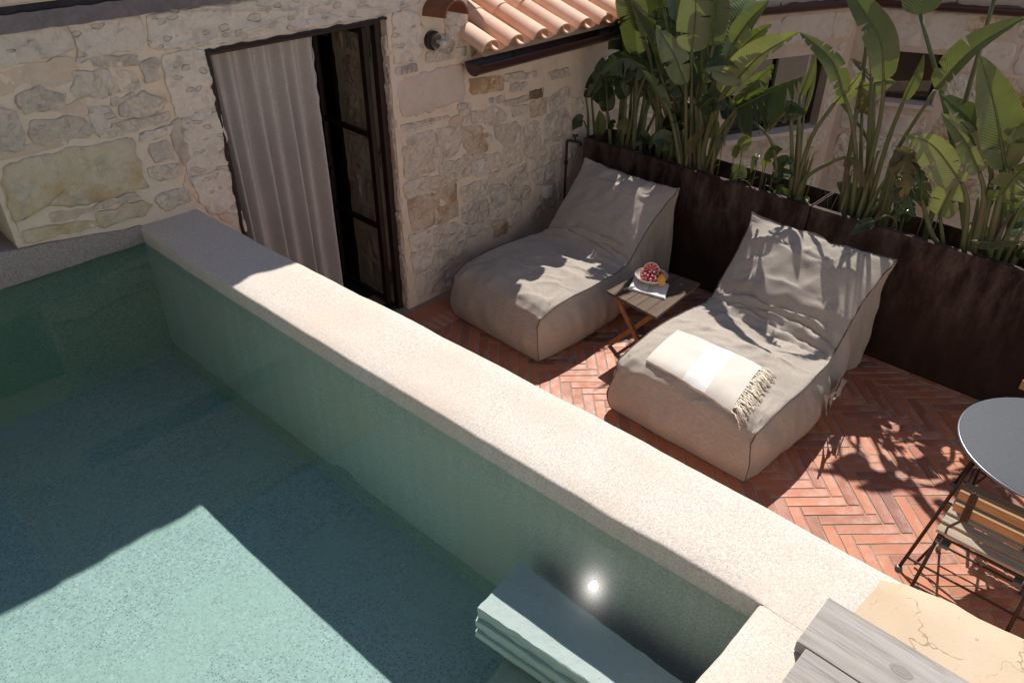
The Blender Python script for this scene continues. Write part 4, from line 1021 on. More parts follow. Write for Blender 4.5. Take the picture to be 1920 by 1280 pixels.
def layer(u0, u1, z0, z1, mat, name, ins=0., nu=24):
    m = MB()
    def f(u, v):
        L = [(0., z0, 0), (-.008, (z0 + z1) / 2, 0), (.0, z1, 0)] + [(k / 12, z1, 0) for k in range(1, 12)] + [(1., z1, 0), (1.008, (z0 + z1) / 2, 0), (1., z0, 0)]
        vv, zz, _ = L[int(round(v * (len(L) - 1)))]; uu = u0 + (u1 - u0) * u
        vi = min(1 - ins, max(ins, vv)) + (vv if vv < 0 or vv > 1 else 0) * (1 if vv < 0 else 0) + (.008 if vv > 1 else 0)
        p = tq(uu, vi); edge = .004 * noise.noise(Vector((uu * 7, vi * 4, z0 * 90)))
        return Vector((p.x + edge, p.y, th(uu, min(1, max(0, vi))) + zz + .003 * noise.noise(Vector((uu * 5, vi * 5, 1 + z1 * 30)))))
    m.grid(f, nu, 16)
    m.f += [tuple(range(17))[::-1], tuple(range(nu * 17, nu * 17 + 17))]
    return m.out(name, mat, tw, smooth=True, sharp=50)
for k in range(3):
    za = .004 + k * .006
    layer(0, 1, za, za + .0055, M['towel'], 'layer', .004 * (2 - k))
za = .022
layer(0, .44, za, za + .007, M['towel'], 'layer'); layer(.44, .70, za, za + .0073, M['towel_white'], 'stripe', nu=8); layer(.70, 1, za, za + .007, M['towel'], 'layer', nu=10)
fr_ = MB(); r = random.Random(4)
for k in range(64):
    v = (k + .5) / 64 * 1.02 - .01; p = tq(1, min(1, max(0, v))); z = th(1, min(1, max(0, v))) + r.choice((.028, .022, .014))
    d = Vector((r.uniform(-.35, .25) - .25 * (1 - v), -1, 0)).normalized(); L = r.uniform(.060, .095); pts = []
    for q in range(7):
        s_ = q / 6; zz = z * (1 - s_) + (on_bag(p.x + d.x * L * s_, p.y + d.y * L * s_) + .006) * s_ if q else z
        pts.append(Vector((p.x, p.y, 0)) + d * (L * s_) + Vector((r.uniform(-.004, .004), 0, zz + .014 * sin(pi * s_) * r.uniform(.2, 1))))
    rr = [.0036, .0040, .0032, .0052, .0036, .0044, .0030]
    fr_.tube(pts, rr, 5)
    for e in range(3):
        t2 = pts[-1] + Vector((r.uniform(-.012, .012), -r.uniform(.006, .018), r.uniform(-.004, .003))); fr_.tube([pts[-1], t2], [.0022, .0012], 4)
fr_.out('fringe', M['fringe'], tw, smooth=True)

# ---------------------------------------------------------------- side table
TZ = .455
st = thing('side_table', (3.92, 2.385, 0), 'small folding brown wooden side table with crossed legs between the loungers', 'side table')
tc = [Vector((3.650, 2.590)), Vector((3.606, 2.160)), Vector((4.178, 2.200)), Vector((4.150, 2.572))]
for k in range(5):
    a0, a1 = k / 5 + .003, (k + 1) / 5 - .003
    a = tc[0].lerp(tc[1], a0), tc[0].lerp(tc[1], a1), tc[3].lerp(tc[2], a1), tc[3].lerp(tc[2], a0)
    MB().prism([tuple(p) for p in a], TZ - .018, TZ + RND.uniform(-.001, .001), .002).out('board', M['table_wood'], st)
def bar(p0, p1, w_, h_, up=Vector((0, 0, 1))):
    p0, p1 = Vector(p0), Vector(p1); d = (p1 - p0).normalized(); s_ = d.cross(up).normalized(); n_ = s_.cross(d)
    return MB().box((p0 + p1) / 2, ((p1 - p0).length, w_, h_), bev=.002, M=Matrix((d, s_, n_)).transposed())
for xx in (3.70, 4.10):
    bar((xx, 2.205, TZ - .03), (xx, 2.555, TZ - .03), .022, .022).out('rail', M['leg_wood'], st)
for xx, sg in ((3.688, 1), (4.112, -1)):
    bar((xx, 2.53, TZ - .04), (xx, 2.215, .012), .018, .034).out('leg', M['leg_wood'], st)
    bar((xx + sg * .02, 2.225, TZ - .04), (xx + sg * .02, 2.565, .012), .018, .034).out('leg', M['leg_wood'], st)
bar((3.70, 2.5, .09), (4.10, 2.5, .09), .018, .026).out('stretcher', M['leg_wood'], st)
# napkin and fruit bowl
bc = P(1221, 520, 'z', TZ + .045); bx, by = bc.x, bc.y
nk = thing('napkin', (bx, by, TZ), 'folded white linen napkin with grey stripes under the fruit bowl', 'napkin')
nq_ = [P(x, y, 'z', TZ + .01) for x, y in ((1178, 541), (1247, 560), (1255, 533), (1192, 512))]
for k in range(3):
    z0 = TZ + .002 + k * .004; cc = sum(nq_, Vector()) / 4; s_ = 1 - .02 * k; pp = [cc + (p - cc) * s_ for p in nq_]
    m = MB(); m.grid(lambda u, v: (pp[0].lerp(pp[1], u)).lerp(pp[3].lerp(pp[2], u), v) * 1 + Vector((0, 0, z0 - pp[0].z + .0035 + .004 * (1 - v) * noise.noise(Vector((u * 4, k, 1))))), 12, 6)
    m.grid(lambda u, v: (pp[0].lerp(pp[1], u)) + Vector((0, 0, z0 - pp[0].z + .0035 * v + .004 * noise.noise(Vector((u * 4, k, 1))) * v)), 12, 1); m.out('fold', M['linen'], nk, smooth=True)
for u in (.50, .54, .60):
    m = MB(); m.grid(lambda a_, v: pp[0].lerp(pp[1], u + a_ * .014).lerp(pp[3].lerp(pp[2], u + a_ * .014), v) + Vector((0, 0, TZ + .0162 - pp[0].z + .004 * (1 - v) * noise.noise(Vector((u * 4, 2, 1))))), 1, 8); m.out('stripe', M['linen_stripe'], nk)
bw = MB(); ZBW = TZ + .016
bw.lathe([(.0, 0.0), (.045, .0), (.050, .004), (.085, .020), (.108, .044), (.112, .050), (.109, .052), (.104, .046), (.080, .024), (.045, .009), (0, .008)], (bx, by, ZBW), n=40)
bwo = bw.out('bowl', simple('cream glazed ceramic', (.60, .53, .45), .35, 0, .15, 40, .1), loc=(bx, by, ZBW), smooth=True, sharp=50); tag(bwo, 'shallow cream ceramic bowl of fruit on the side table', 'bowl')
def grape_mat():
    m = NM('red grape'); co = m.co(); c = m.ramp(m.rand(), [(0., (.20, .012, .03)), (.5, (.32, .03, .05)), (.85, (.42, .10, .08)), (1., (.48, .26, .14))])
    c = m.mix(m.ramp(m.noise(co, 30, 4), [(.45, 0.), (.7, .6)]), c, (.55, .30, .28))
    return m.done(m.bsdf(c, .3, None, 0, .5, Subsurface_Weight=.0))
M['grape'] = grape_mat()
gr = thing('grape_bunch', (bx - .02, by + .0, ZBW + .02), 'bunch of glossy red grapes in the bowl on the side table', 'grapes')
gm_ = MB().lathe([(0, -.0125)] + [(.0118 * sin(pi * k / 8), -.0125 * cos(pi * k / 8)) for k in range(1, 8)] + [(0, .0125)], (0, 0, 0), n=12)
gme = bpy.data.meshes.new('grape'); gme.from_pydata([tuple(v) for v in gm_.v], [], gm_.f); gme.polygons.foreach_set('use_smooth', [True] * len(gme.polygons)); gme.materials.append(M['grape'])
r = random.Random(12)
vd = (Vector((CAM.x, CAM.y, 0)) - Vector((bx, by, 0))).normalized(); vr = Vector((-vd.y, vd.x, 0))   # towards the pool / sideways
pl = []
tries = 0
while len(pl) < 70 and tries < 9000:
    tries += 1; a = r.uniform(-.072, .066); b = r.uniform(-.055, .078); rad = sqrt(a * a + b * b)
    if rad > .083 or (a > .028 and b < .055 and False): continue
    if -a * 0 + (a) < -.03 and b < -.02: pass
    lz = .024 + rad * rad * 3.0 + r.choice((0, .014, .028, .042)) * (1 - (rad / .09) ** 2)
    p = Vector((bx, by, ZBW + lz)) + vd * b + vr * (-a)
    # the right side is left to the citrus slices, the back to the half fruit
    sx = (MC.transposed() @ (p - CAM)); px_ = 960 + FPX * sx.x / -sx.z
    if px_ > 1241 or b < -.05: continue
    if all((p - q_).length > .0215 for q_ in pl): pl.append(p)
for p in pl:
    o = bpy.data.objects.new('grape', gme); COL.objects.link(o); o.parent = gr; o.location = p - Vector(gr.location); o.rotation_euler = (r.uniform(0, 3), r.uniform(0, 3), 0); s_ = r.uniform(.9, 1.12); o.scale = (s_,) * 3
MB().tube(crom([Vector((bx, by, ZBW + .05)) - vd * .02, Vector((bx, by, ZBW + .062)) + vd * .01, Vector((bx, by, ZBW + .045)) + vd * .05], 8), .0018, 5).out('stalk', M['stem'], gr)
def citrus(c, nrm, rad, flesh, rind, label, name, cut=None, depth=.8):
    t = thing(name, c, label, 'fruit'); nrm = Vector(nrm).normalized(); Q = nrm.to_track_quat('Z', 'Y').to_matrix(); A = cut or (0, 2 * pi); n = 30
    def pt(rr, a, z): return Vector(c) + Q @ Vector((rr * cos(a), rr * sin(a), z))
    m = MB(); m.grid(lambda u, v: pt(rad * cos(v * pi / 2 * .97), A[0] + (A[1] - A[0]) * u, -rad * depth * sin(v * pi / 2)), n, 8); m.out('rind', rind, t, smooth=True)
    m = MB(); m.grid(lambda u, v: pt(rad * (1 - .12 * v), A[0] + (A[1] - A[0]) * u, .0006 * v), n, 1); m.out('pith', M['pith'], t)
    k = max(2, int(10 * (A[1] - A[0]) / 2 / pi))
    base = MB(); base.grid(lambda u, v: pt(rad * .88 * (1 - v), A[0] + (A[1] - A[0]) * u, .0003), n, 1); base.out('membrane', M['pith'], t)
    for i in range(k):
        a0 = A[0] + (A[1] - A[0]) * (i + .07) / k; a1 = A[0] + (A[1] - A[0]) * (i + .93) / k
        m = MB(); m.grid(lambda u, v: pt(rad * (.08 + .78 * v), a0 + (a1 - a0) * u * (1) + (0 if v else (a1 - a0) * .5 * (1 - 2 * u)), .0012 + .0018 * sin(pi * u) * v), 5, 3); m.out('segment', flesh, t, smooth=True)
    return t
M['pith'] = simple('pale citrus pith', (.72, .52, .42), .6)
M['gf_flesh'] = simple('red grapefruit flesh', (.50, .07, .05), .25, 0, .5, 120, .3); M['gf_rind'] = simple('orange pink rind', (.62, .28, .14), .5, bump=.2, bs=150)
M['or_flesh'] = simple('orange flesh', (.62, .17, .05), .3, 0, .5, 120, .3); M['or_rind'] = simple('golden orange rind', (.68, .33, .025), .42, bump=.2, bs=150)
gp = P(1221, 507, 'z', ZBW + .072)
citrus(gp, CAM - gp + Vector((0, 0, .2)), .056, M['gf_flesh'], M['gf_rind'], 'cut half of a red grapefruit standing behind the grapes in the bowl', 'grapefruit_half', depth=.7)
gp = P(1238, 519, 'z', ZBW + .052)
citrus(gp, Vector((-.75, .35, .45)), .044, M['or_flesh'], M['or_rind'], 'orange wedge with pinkish flesh at the right of the bowl', 'orange_wedge', cut=(-1.4, 1.9), depth=.6)
gp = P(1243, 525, 'z', ZBW + .046)
citrus(gp, Vector((.3, .75, -.35)), .044, M['or_flesh'], M['or_rind'], 'golden orange wedge lying rind up at the right edge of the bowl', 'orange_wedge', cut=(-1.6, 1.6), depth=.55)

# ---------------------------------------------------------------- round bistro table
BC = Vector((3.533, .0, 0)); BT = .72; BR = .398
bt_ = thing('bistro_table', BC, 'round dark grey metal bistro table with folding steel legs at the right edge', 'table')
MB().lathe([(0, BT), (BR - .012, BT), (BR - .004, BT - .002), (BR, BT - .008), (BR, BT - .016), (BR - .006, BT - .018), (0, BT - .014)], (BC.x, BC.y, 0), n=96).out('tabletop', M['table_top'], bt_, smooth=True, sharp=35)
m = MB(); m.tube([BC + Vector((BR * cos(2 * pi * k / 96), BR * sin(2 * pi * k / 96), BT - .009)) for k in range(97)], .0065, 8, caps=False); m.out('rim', M['rim'], bt_, smooth=True)
R8 = .0085
for sx in (-1, 1):
    for sy in (-1, 1):
        f = BC + Vector((sx * .399, sy * .35, 0)); u_ = BC + Vector((sx * .15, sy * .25, BT - .02))
        MB().tube([f + Vector((0, 0, .014)), u_], R8, 8).out('leg', M['chair_metal'], bt_, smooth=True)
        g = MB(); g.lathe([(0, 0), (.017, 0), (.018, .014), (.012, .024), (0, .026)], f, n=14); g.out('foot', M['glide'], bt_, smooth=True, sharp=40)
        g2 = BC + Vector((sx * .17, sy * .27, BT - .03)); MB().tube([g2, BC + Vector((-sx * .20, sy * .22, .30)), BC + Vector((-sx * .33, sy * .30, .02))], .007, 6).out('cross_leg', M['chair_metal'], bt_, smooth=True)
    for zz, yy in ((.075, .34), (.40, .29), (BT - .03, .25)):
        xx = sx * (.399 - (.249) * (zz / BT)); MB().tube([BC + Vector((xx, -yy, zz)), BC + Vector((xx, yy, zz))], .006, 6).out('crossbar', M['chair_metal'], bt_)
# ---------------------------------------------------------------- folding slatted chair
def chair(loc, rz, label):
    t = thing('folding_chair', loc, label, 'chair', 'folding bistro chairs round the table'); R = Matrix.Rotation(rz, 3, 'Z'); o = Vector(loc)
    T = lambda x, y, z: o + R @ Vector((x, y, z))
    Rz = lambda ax, a: R @ Matrix.Rotation(a, 3, ax)
    for k in range(6):
        x = -.165 + k * .068; z = .452 + .012 * (k / 5) ; 
        MB().box(T(x, 0, z), (.052, .40, .017), bev=.003, M=R).out('seat_slat', M['slat_grey'], t)
    for k, (x, z) in enumerate(((-.235, .655), (-.262, .745))):
        MB().box(T(x, 0, z), (.016, .345, .050), bev=.003, M=Rz('Y', -.25)).out('back_slat', M['slat_teak'], t)
    for s_ in (-1, 1):
        y = s_ * .165
        m = MB(); pts = [T(-.285, y * .72, .80), T(-.245, y * .72, .62), T(-.215, y * .98, .52), T(-.17, y, .44), T(.0, y * 1.08, .22), T(.205, y * 1.12, .012)]
        m.tube(pts, .0085, 8, flat=.55); m.out('upright', M['chair_metal'], t, smooth=True)
        b = MB(); b.box(T(-.262, y * .72, .70), (.005, .030, .19), bev=.001, M=Rz('Y', -.22)); pb = b.out('perforated_bar', M['chair_metal'], t)
        for dz in (-.07, -.045, .03, .055):
            MB().lathe([(0, .0003), (.0045, .0003), (.0055, .0), (0, -.0005)], T(-.262 - .0035 - dz * .224 * 0 - .22 * dz, y * .72, .70 + dz), M=R @ Matrix.Rotation(radians(-90), 3, 'Y'), n=8).out('rivet', M['rim'], pb)
        MB().tube([T(.19, y * 1.2, .44), T(.02, y * 1.2, .25), T(-.225, y * 1.2, .012)], .0085, 8).out('rear_leg', M['chair_metal'], t, smooth=True)
        MB().tube([T(-.185, y * 1.1, .437), T(.19, y * 1.1, .440)], .007, 6).out('side_rail', M['chair_metal'], t)
        for xx in (.205, -.225): MB().lathe([(0, 0), (.013, 0), (.013, .02), (.009, .03), (0, .03)], T(xx, y * 1.16, 0), n=10).out('glide', M['glide'], t, smooth=True, sharp=40)
        MB().lathe([(0, -.012), (.012, -.010), (.012, .010), (0, .012)], T(.0, y * 1.15, .235), M=R @ Matrix.Rotation(radians(90), 3, 'X'), n=10).out('pivot', M['rim'], t)
    for x, z in ((.16, .085), (-.18, .085), (-.185, .43)): MB().tube([T(x, -.185, z), T(x, .185, z)], .006, 6).out('crossbar', M['chair_metal'], t)
    MB().box(T(-.19, .145, .405), (.05, .035, .022), bev=.004, M=R).out('stop_block', M['glide'], t)
    MB().box(T(-.19, -.145, .405), (.05, .035, .022), bev=.004, M=R).out('stop_block', M['glide'], t)
    return t
ch = chair((3.185, .060, 0), 0, 'slatted folding chair with teak back slats at the near side of the round table')
pb_ = P(1922, 686, 'z', .745)
c2 = thing('folding_chair', (pb_.x - .262, pb_.y - .19, 0), 'second slatted folding chair mostly out of frame beyond the round table', 'chair', 'folding bistro chairs round the table')
c2.rotation_euler.z = pi
for a_ in list(ch.children):
    b_ = a_.copy(); COL.objects.link(b_); b_.parent = c2
    for g_ in a_.children:
        d_ = g_.copy(); COL.objects.link(d_); d_.parent = b_

# ================================================================== SMALL THINGS ON THE WALL
lc = P(815, 77, 'y', WY - .03)
lm = thing('wall_lamp', (lc.x, WY, lc.z), 'round black wall lamp with clear glass globe under the old tile', 'wall lamp')
RX = Matrix.Rotation(radians(90), 3, 'X')
MB().lathe([(0, 0), (.056, 0), (.060, .006), (.060, .040), (.054, .046), (.020, .048), (.018, .07), (0, .07)], (lc.x, WY + .012, lc.z), M=RX, n=28).out('backplate', M['black_metal'], lm, smooth=True, sharp=40)
MB().lathe([(.046, .040), (.052, .050), (.053, .10), (.060, .125), (.062, .150), (.055, .172), (.030, .186), (0, .190)], (lc.x, WY + .012, lc.z), M=RX, n=28).out('glass_shade', M['lamp_glass'], lm, smooth=True)
MB().lathe([(0, .068), (.012, .068), (.012, .085), (.022, .105), (.026, .125), (.020, .145), (0, .152)], (lc.x, WY + .012, lc.z), M=RX, n=18).out('bulb', simple('frosted bulb', (.62, .58, .52), .3), lm, smooth=True, sharp=60)
sc_ = P(1027, 359, 'y', WY - .03)
so2 = thing('outlet', (sc_.x, WY, sc_.z), 'small white weatherproof outlet low on the stone wall', 'outlet')
MB().box((sc_.x, WY - .022, sc_.z), (.075, .05, .105), bev=.006).out('housing', M['white_plastic'], so2)
MB().box((sc_.x + .004, WY - .050, sc_.z - .002), (.056, .008, .082), bev=.003).out('flap_lid', M['white_plastic'], so2)
tp = P(1064, 266, 'y', WY - .05); px_ = P(1061, 371, 'y', WY - .05)
tap = thing('garden_tap', (tp.x, WY, 0), 'dark brown standpipe tap on the stone wall beside the planter', 'tap')
MB().tube([(tp.x, WY - .045, .0), (tp.x, WY - .045, tp.z)], .011, 10).out('pipe', M['door_metal'], tap, smooth=True)
for z0_ in (.19, .75): MB().tube([(tp.x, WY - .045, tp.z - z0_), (tp.x, WY - .045, tp.z - z0_ + .025)], .018, 10).out('pipe_clip', M['door_metal'], tap)
m = MB(); m.tube(crom([(tp.x, WY - .045, tp.z), (tp.x + .0, WY - .055, tp.z + .012), (tp.x + .05, WY - .09, tp.z + .0), (tp.x + .085, WY - .115, tp.z - .012), (tp.x + .095, WY - .12, tp.z - .04)], 14), .011, 8); m.out('spout', M['door_metal'], tap, smooth=True)
m = MB(); hx, hy = tp.x + .05, WY - .09; m.tube([(hx, hy, tp.z), (hx, hy, tp.z + .05)], .008, 8); m.tube([(hx - .03, hy, tp.z + .05), (hx + .03, hy, tp.z + .05)], .007, 6); m.tube([(hx, hy - .03, tp.z + .05), (hx, hy + .03, tp.z + .05)], .007, 6); m.out('tap_handle', M['door_metal'], tap, smooth=True)

# ================================================================== PLANTS
F4 = lambda x, y: (1060 + x / 3.048, y / 3.048)
F5 = lambda x, y: (1460 + x / 2.561, y / 2.561)
def blade(parent, pts, hw, mat, roll=0., fold=.35, tears=3, seed=0, droop=0., w1=1., w2=1., curl=0., name='leaf', tipw=.0):
    """pts: 3D midrib; hw: half width in metres; a V-folded, torn, rippled leaf blade"""
    r = random.Random(seed); N = 30; mid = crom(pts, N); L = sum((mid[i + 1] - mid[i]).length for i in range(N))
    vs, fs, uv = [], [], []; ref = None
    for side, wk in ((-1, w1), (1, w2)):
        ts = sorted(r.sample(range(4, N - 1), min(tears, N - 6))) if tears else []
        cuts = [0] + ts + [N]; 
        for ci in range(len(cuts) - 1):
            a, b = cuts[ci], cuts[ci + 1]
            if b <= a: continue
            dd = r.uniform(-.22, .22) if tears else 0; ga, gb = (.0 if a == 0 else r.uniform(.1, .5)), (.0 if b == N else r.uniform(.1, .5))
            st_ = len(vs); K = 5
            for i in range(a, b + 1):
                s_ = i / N; t = (mid[min(i + 1, N)] - mid[max(i - 1, 0)]).normalized()
                vw = (CAM - mid[i]).normalized(); lat = t.cross(vw)
                if lat.length < .2: lat = t.cross(Vector((0, 0, 1)))
                lat.normalize(); lat = Matrix.Rotation(roll, 3, t) @ lat; nn = lat.cross(t).normalized()
                if nn.z < 0 and False: nn = -nn
                prof = (max(0, sin(pi * min(1, s_ * .93 + .07) ** .80)) ** .72) * (1 - .12 * s_)
                if s_ > .985: prof = .03
                if s_ < .04: prof *= s_ / .04 * .9 + .1
                wd = hw * wk * prof * (1 + .05 * noise.noise(Vector((s_ * 9, side, seed))))
                for k in range(K + 1):
                    q = k / K
                    p = mid[i] + lat * side * wd * q * cos((fold + dd * q) * .8) + nn * (wd * q * sin(fold + dd * q)) 
                    p -= nn * curl * wd * q * q
                    p += nn * (.05 * hw * noise.noise(Vector((s_ * 12, side * 3 + q, seed))) * q + .02 * hw * sin(s_ * 60 + seed) * q * q)
                    p.z -= droop * wd * q * q * .8
                    if q > .2:
                        if i == a and ga: p += t * ga * hw * .50 * q ** 1.6
                        if i == b and gb: p -= t * gb * hw * .50 * q ** 1.6
                    vs.append(p); uv.append((s_, side * q))
            for i in range(b - a):
                for k in range(K):
                    x = st_ + i * (K + 1) + k; f = (x, x + K + 1, x + K + 2, x + 1); fs.append(f if side > 0 else f[::-1])
    return build(name, vs, fs, M[mat], parent, smooth=True, uv=uv)
def p3(pt, X): return P(pt[0], pt[1], 'x', X)
def strel(parent, stalk, lf, xs, hwpx, mat, seed, roll=0., fold=.3, tears=3, droop=0., w1=1., w2=1., curl=0., sr=.011, F=F4, sh=True):
    """stalk: photo points base->leaf base, lf: leaf base->tip, xs: the distance planes (x) of soil, leaf base, tip"""
    x0, x1, x2 = xs; pts = []
    n = len(stalk)
    for i, q in enumerate(stalk): pts.append(p3(F(*q), x0 + (x1 - x0) * (i / max(1, n - 1)) ** 1.3))
    if n:
        g = pts[0].copy(); d = (pts[0] - pts[1]).normalized() if n > 1 else Vector((0, 0, -1)); g = pts[0] + Vector((d.x * .05, d.y * .05, -.10)); 
        g.x = min(max(g.x, 4.90), 5.15); pts = [g] + pts
    lp = []
    m_ = len(lf)
    for i, q in enumerate(lf): lp.append(p3(F(*q), x1 + (x2 - x1) * (i / (m_ - 1))))
    if not n: pts = [lp[0]]
    full = pts + lp[1:] if n else lp
    sm = crom(pts + [lp[0]] if (n and (pts[-1] - lp[0]).length > .01) else pts, 14) if n else []
    if n:
        rr = [1.3 * sr * (1.75 - 1.05 * (k / (len(sm) - 1)) ** .6) for k in range(len(sm))]
        MB().tube(sm, rr, 8).out('leaf_stalk', M['stem'], parent, smooth=True)
    rb = crom(lp, 12); MB().tube([p - (CAM - p).normalized() * -.002 for p in rb], [sr * .62 * (1 - .85 * k / 12) for k in range(13)], 6).out('midrib', M['stem'], parent, smooth=True)
    hw = hwpx / (3.048 if F is F4 else 2.561) * (CAM - lp[0]).length / FPX * 1.08
    return blade(parent, lp, hw, mat, roll, fold, tears, seed, droop, w1, w2, curl)
def clump(F, px, py, X, label):
    q = P(*F(px, py), 'x', X); return thing('bird_of_paradise_plant', (X, q.y, .80), label, 'plant', 'large leaved plants growing in the steel planters')
# --- clump against the house wall
c = clump(F4, 330, 830, 5.0, 'dark drooping leaved strelitzia clump nearest the house wall')
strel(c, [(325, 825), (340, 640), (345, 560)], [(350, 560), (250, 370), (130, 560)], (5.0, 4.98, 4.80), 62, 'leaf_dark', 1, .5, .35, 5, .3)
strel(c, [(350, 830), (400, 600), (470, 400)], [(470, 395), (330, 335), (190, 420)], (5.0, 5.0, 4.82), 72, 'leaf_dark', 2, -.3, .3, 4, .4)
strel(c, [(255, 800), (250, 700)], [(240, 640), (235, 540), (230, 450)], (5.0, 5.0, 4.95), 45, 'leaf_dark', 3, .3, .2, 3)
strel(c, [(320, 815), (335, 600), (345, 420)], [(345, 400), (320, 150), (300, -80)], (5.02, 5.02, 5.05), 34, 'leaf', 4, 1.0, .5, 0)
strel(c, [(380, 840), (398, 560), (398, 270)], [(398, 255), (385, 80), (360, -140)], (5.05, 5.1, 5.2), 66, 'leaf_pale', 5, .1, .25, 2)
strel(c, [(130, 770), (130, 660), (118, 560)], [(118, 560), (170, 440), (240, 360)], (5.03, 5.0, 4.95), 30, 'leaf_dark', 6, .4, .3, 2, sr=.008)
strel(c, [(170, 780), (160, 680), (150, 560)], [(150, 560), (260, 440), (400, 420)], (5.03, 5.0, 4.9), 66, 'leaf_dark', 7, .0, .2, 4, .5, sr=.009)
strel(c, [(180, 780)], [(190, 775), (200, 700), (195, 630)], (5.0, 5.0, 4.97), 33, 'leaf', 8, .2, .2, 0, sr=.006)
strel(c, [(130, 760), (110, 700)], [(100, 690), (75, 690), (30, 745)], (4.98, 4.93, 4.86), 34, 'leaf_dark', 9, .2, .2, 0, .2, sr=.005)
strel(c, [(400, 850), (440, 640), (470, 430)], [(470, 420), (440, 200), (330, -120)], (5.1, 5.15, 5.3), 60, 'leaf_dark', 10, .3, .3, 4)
for k, (a, b) in enumerate((((370, 840), (420, 560)), ((400, 850), (480, 590)), ((420, 855), (520, 640)), ((360, 835), (380, 500)))):
    strel(c, [a, ((a[0] + b[0]) / 2, (a[1] + b[1]) / 2 - 5)], [b, (b[0] + 14, b[1] - 130), (b[0] + 60, b[1] - 260)], (5.03 + .02 * k, 5.08, 5.15), 40, 'leaf_dark' if k % 2 else 'leaf', 60 + k, .8 - .4 * k, .5, 3)
# --- tall middle clump
c = clump(F4, 670, 930, 5.0, 'tall dense strelitzia clump behind the first lounger backrest with many upright stalks')
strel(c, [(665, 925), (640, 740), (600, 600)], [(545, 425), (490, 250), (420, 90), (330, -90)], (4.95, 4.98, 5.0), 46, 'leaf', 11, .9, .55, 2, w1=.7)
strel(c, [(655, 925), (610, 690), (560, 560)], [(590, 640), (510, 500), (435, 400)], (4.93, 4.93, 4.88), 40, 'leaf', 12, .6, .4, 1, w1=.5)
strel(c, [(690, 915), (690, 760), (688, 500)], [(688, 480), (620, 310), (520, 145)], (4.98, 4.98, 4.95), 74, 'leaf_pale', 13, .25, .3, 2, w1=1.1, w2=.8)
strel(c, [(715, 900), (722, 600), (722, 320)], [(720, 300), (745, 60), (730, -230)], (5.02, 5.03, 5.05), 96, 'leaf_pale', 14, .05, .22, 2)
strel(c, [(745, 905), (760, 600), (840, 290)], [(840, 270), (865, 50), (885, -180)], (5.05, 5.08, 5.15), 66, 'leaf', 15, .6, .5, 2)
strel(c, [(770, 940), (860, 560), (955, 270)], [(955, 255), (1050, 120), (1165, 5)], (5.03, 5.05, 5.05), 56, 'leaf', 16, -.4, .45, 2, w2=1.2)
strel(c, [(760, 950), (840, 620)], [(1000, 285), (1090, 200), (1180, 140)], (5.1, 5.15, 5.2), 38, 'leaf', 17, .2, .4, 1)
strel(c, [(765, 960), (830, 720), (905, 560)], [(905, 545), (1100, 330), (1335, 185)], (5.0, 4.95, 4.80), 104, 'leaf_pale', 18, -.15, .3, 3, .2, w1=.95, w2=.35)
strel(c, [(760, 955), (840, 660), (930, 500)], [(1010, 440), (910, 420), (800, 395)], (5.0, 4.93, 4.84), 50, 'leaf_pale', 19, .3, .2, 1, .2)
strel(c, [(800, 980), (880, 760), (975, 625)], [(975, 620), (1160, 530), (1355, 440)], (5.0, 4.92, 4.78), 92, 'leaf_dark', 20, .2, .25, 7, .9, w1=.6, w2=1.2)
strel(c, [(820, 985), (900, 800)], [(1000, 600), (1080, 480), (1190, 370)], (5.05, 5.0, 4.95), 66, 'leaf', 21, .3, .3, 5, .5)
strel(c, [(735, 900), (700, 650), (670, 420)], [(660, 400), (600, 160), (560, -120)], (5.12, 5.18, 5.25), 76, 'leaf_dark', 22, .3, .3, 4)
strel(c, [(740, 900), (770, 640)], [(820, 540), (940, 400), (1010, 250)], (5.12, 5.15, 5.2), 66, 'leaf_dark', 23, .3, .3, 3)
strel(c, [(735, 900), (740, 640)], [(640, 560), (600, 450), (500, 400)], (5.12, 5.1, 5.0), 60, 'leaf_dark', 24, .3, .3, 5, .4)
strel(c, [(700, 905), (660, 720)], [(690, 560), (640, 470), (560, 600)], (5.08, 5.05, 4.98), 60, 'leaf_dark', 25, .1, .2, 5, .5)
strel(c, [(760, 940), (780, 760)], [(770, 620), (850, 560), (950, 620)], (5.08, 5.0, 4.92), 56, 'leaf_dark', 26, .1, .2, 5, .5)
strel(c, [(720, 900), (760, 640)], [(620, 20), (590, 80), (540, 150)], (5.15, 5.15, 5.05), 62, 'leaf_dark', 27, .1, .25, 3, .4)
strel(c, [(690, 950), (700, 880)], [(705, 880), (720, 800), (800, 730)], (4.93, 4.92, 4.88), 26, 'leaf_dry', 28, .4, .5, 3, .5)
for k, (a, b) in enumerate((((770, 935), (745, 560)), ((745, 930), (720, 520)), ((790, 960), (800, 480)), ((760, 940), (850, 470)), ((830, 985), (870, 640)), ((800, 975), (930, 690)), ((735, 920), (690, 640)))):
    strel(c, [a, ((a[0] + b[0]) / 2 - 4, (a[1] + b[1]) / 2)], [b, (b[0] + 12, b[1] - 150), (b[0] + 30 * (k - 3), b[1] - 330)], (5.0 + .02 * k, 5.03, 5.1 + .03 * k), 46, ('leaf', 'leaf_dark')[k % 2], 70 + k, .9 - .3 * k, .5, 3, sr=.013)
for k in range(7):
    a = P(*F4(700 + k * 22, 935 + k * 8), 'x', 4.98 + .02 * (k % 3)); b = P(*F4(690 + k * 34, 640 + k * 15), 'x', 5.0)
    MB().tube(crom([a - Vector((0, 0, .1)), a.lerp(b, .5) + Vector((0, .01, 0)), b], 8), [.024, .022, .019, .017, .015, .013, .011, .009, .005], 8, flat=.6).out('sheath', M['dry_sheath'] if k % 3 == 1 else M['stem'], c, smooth=True)
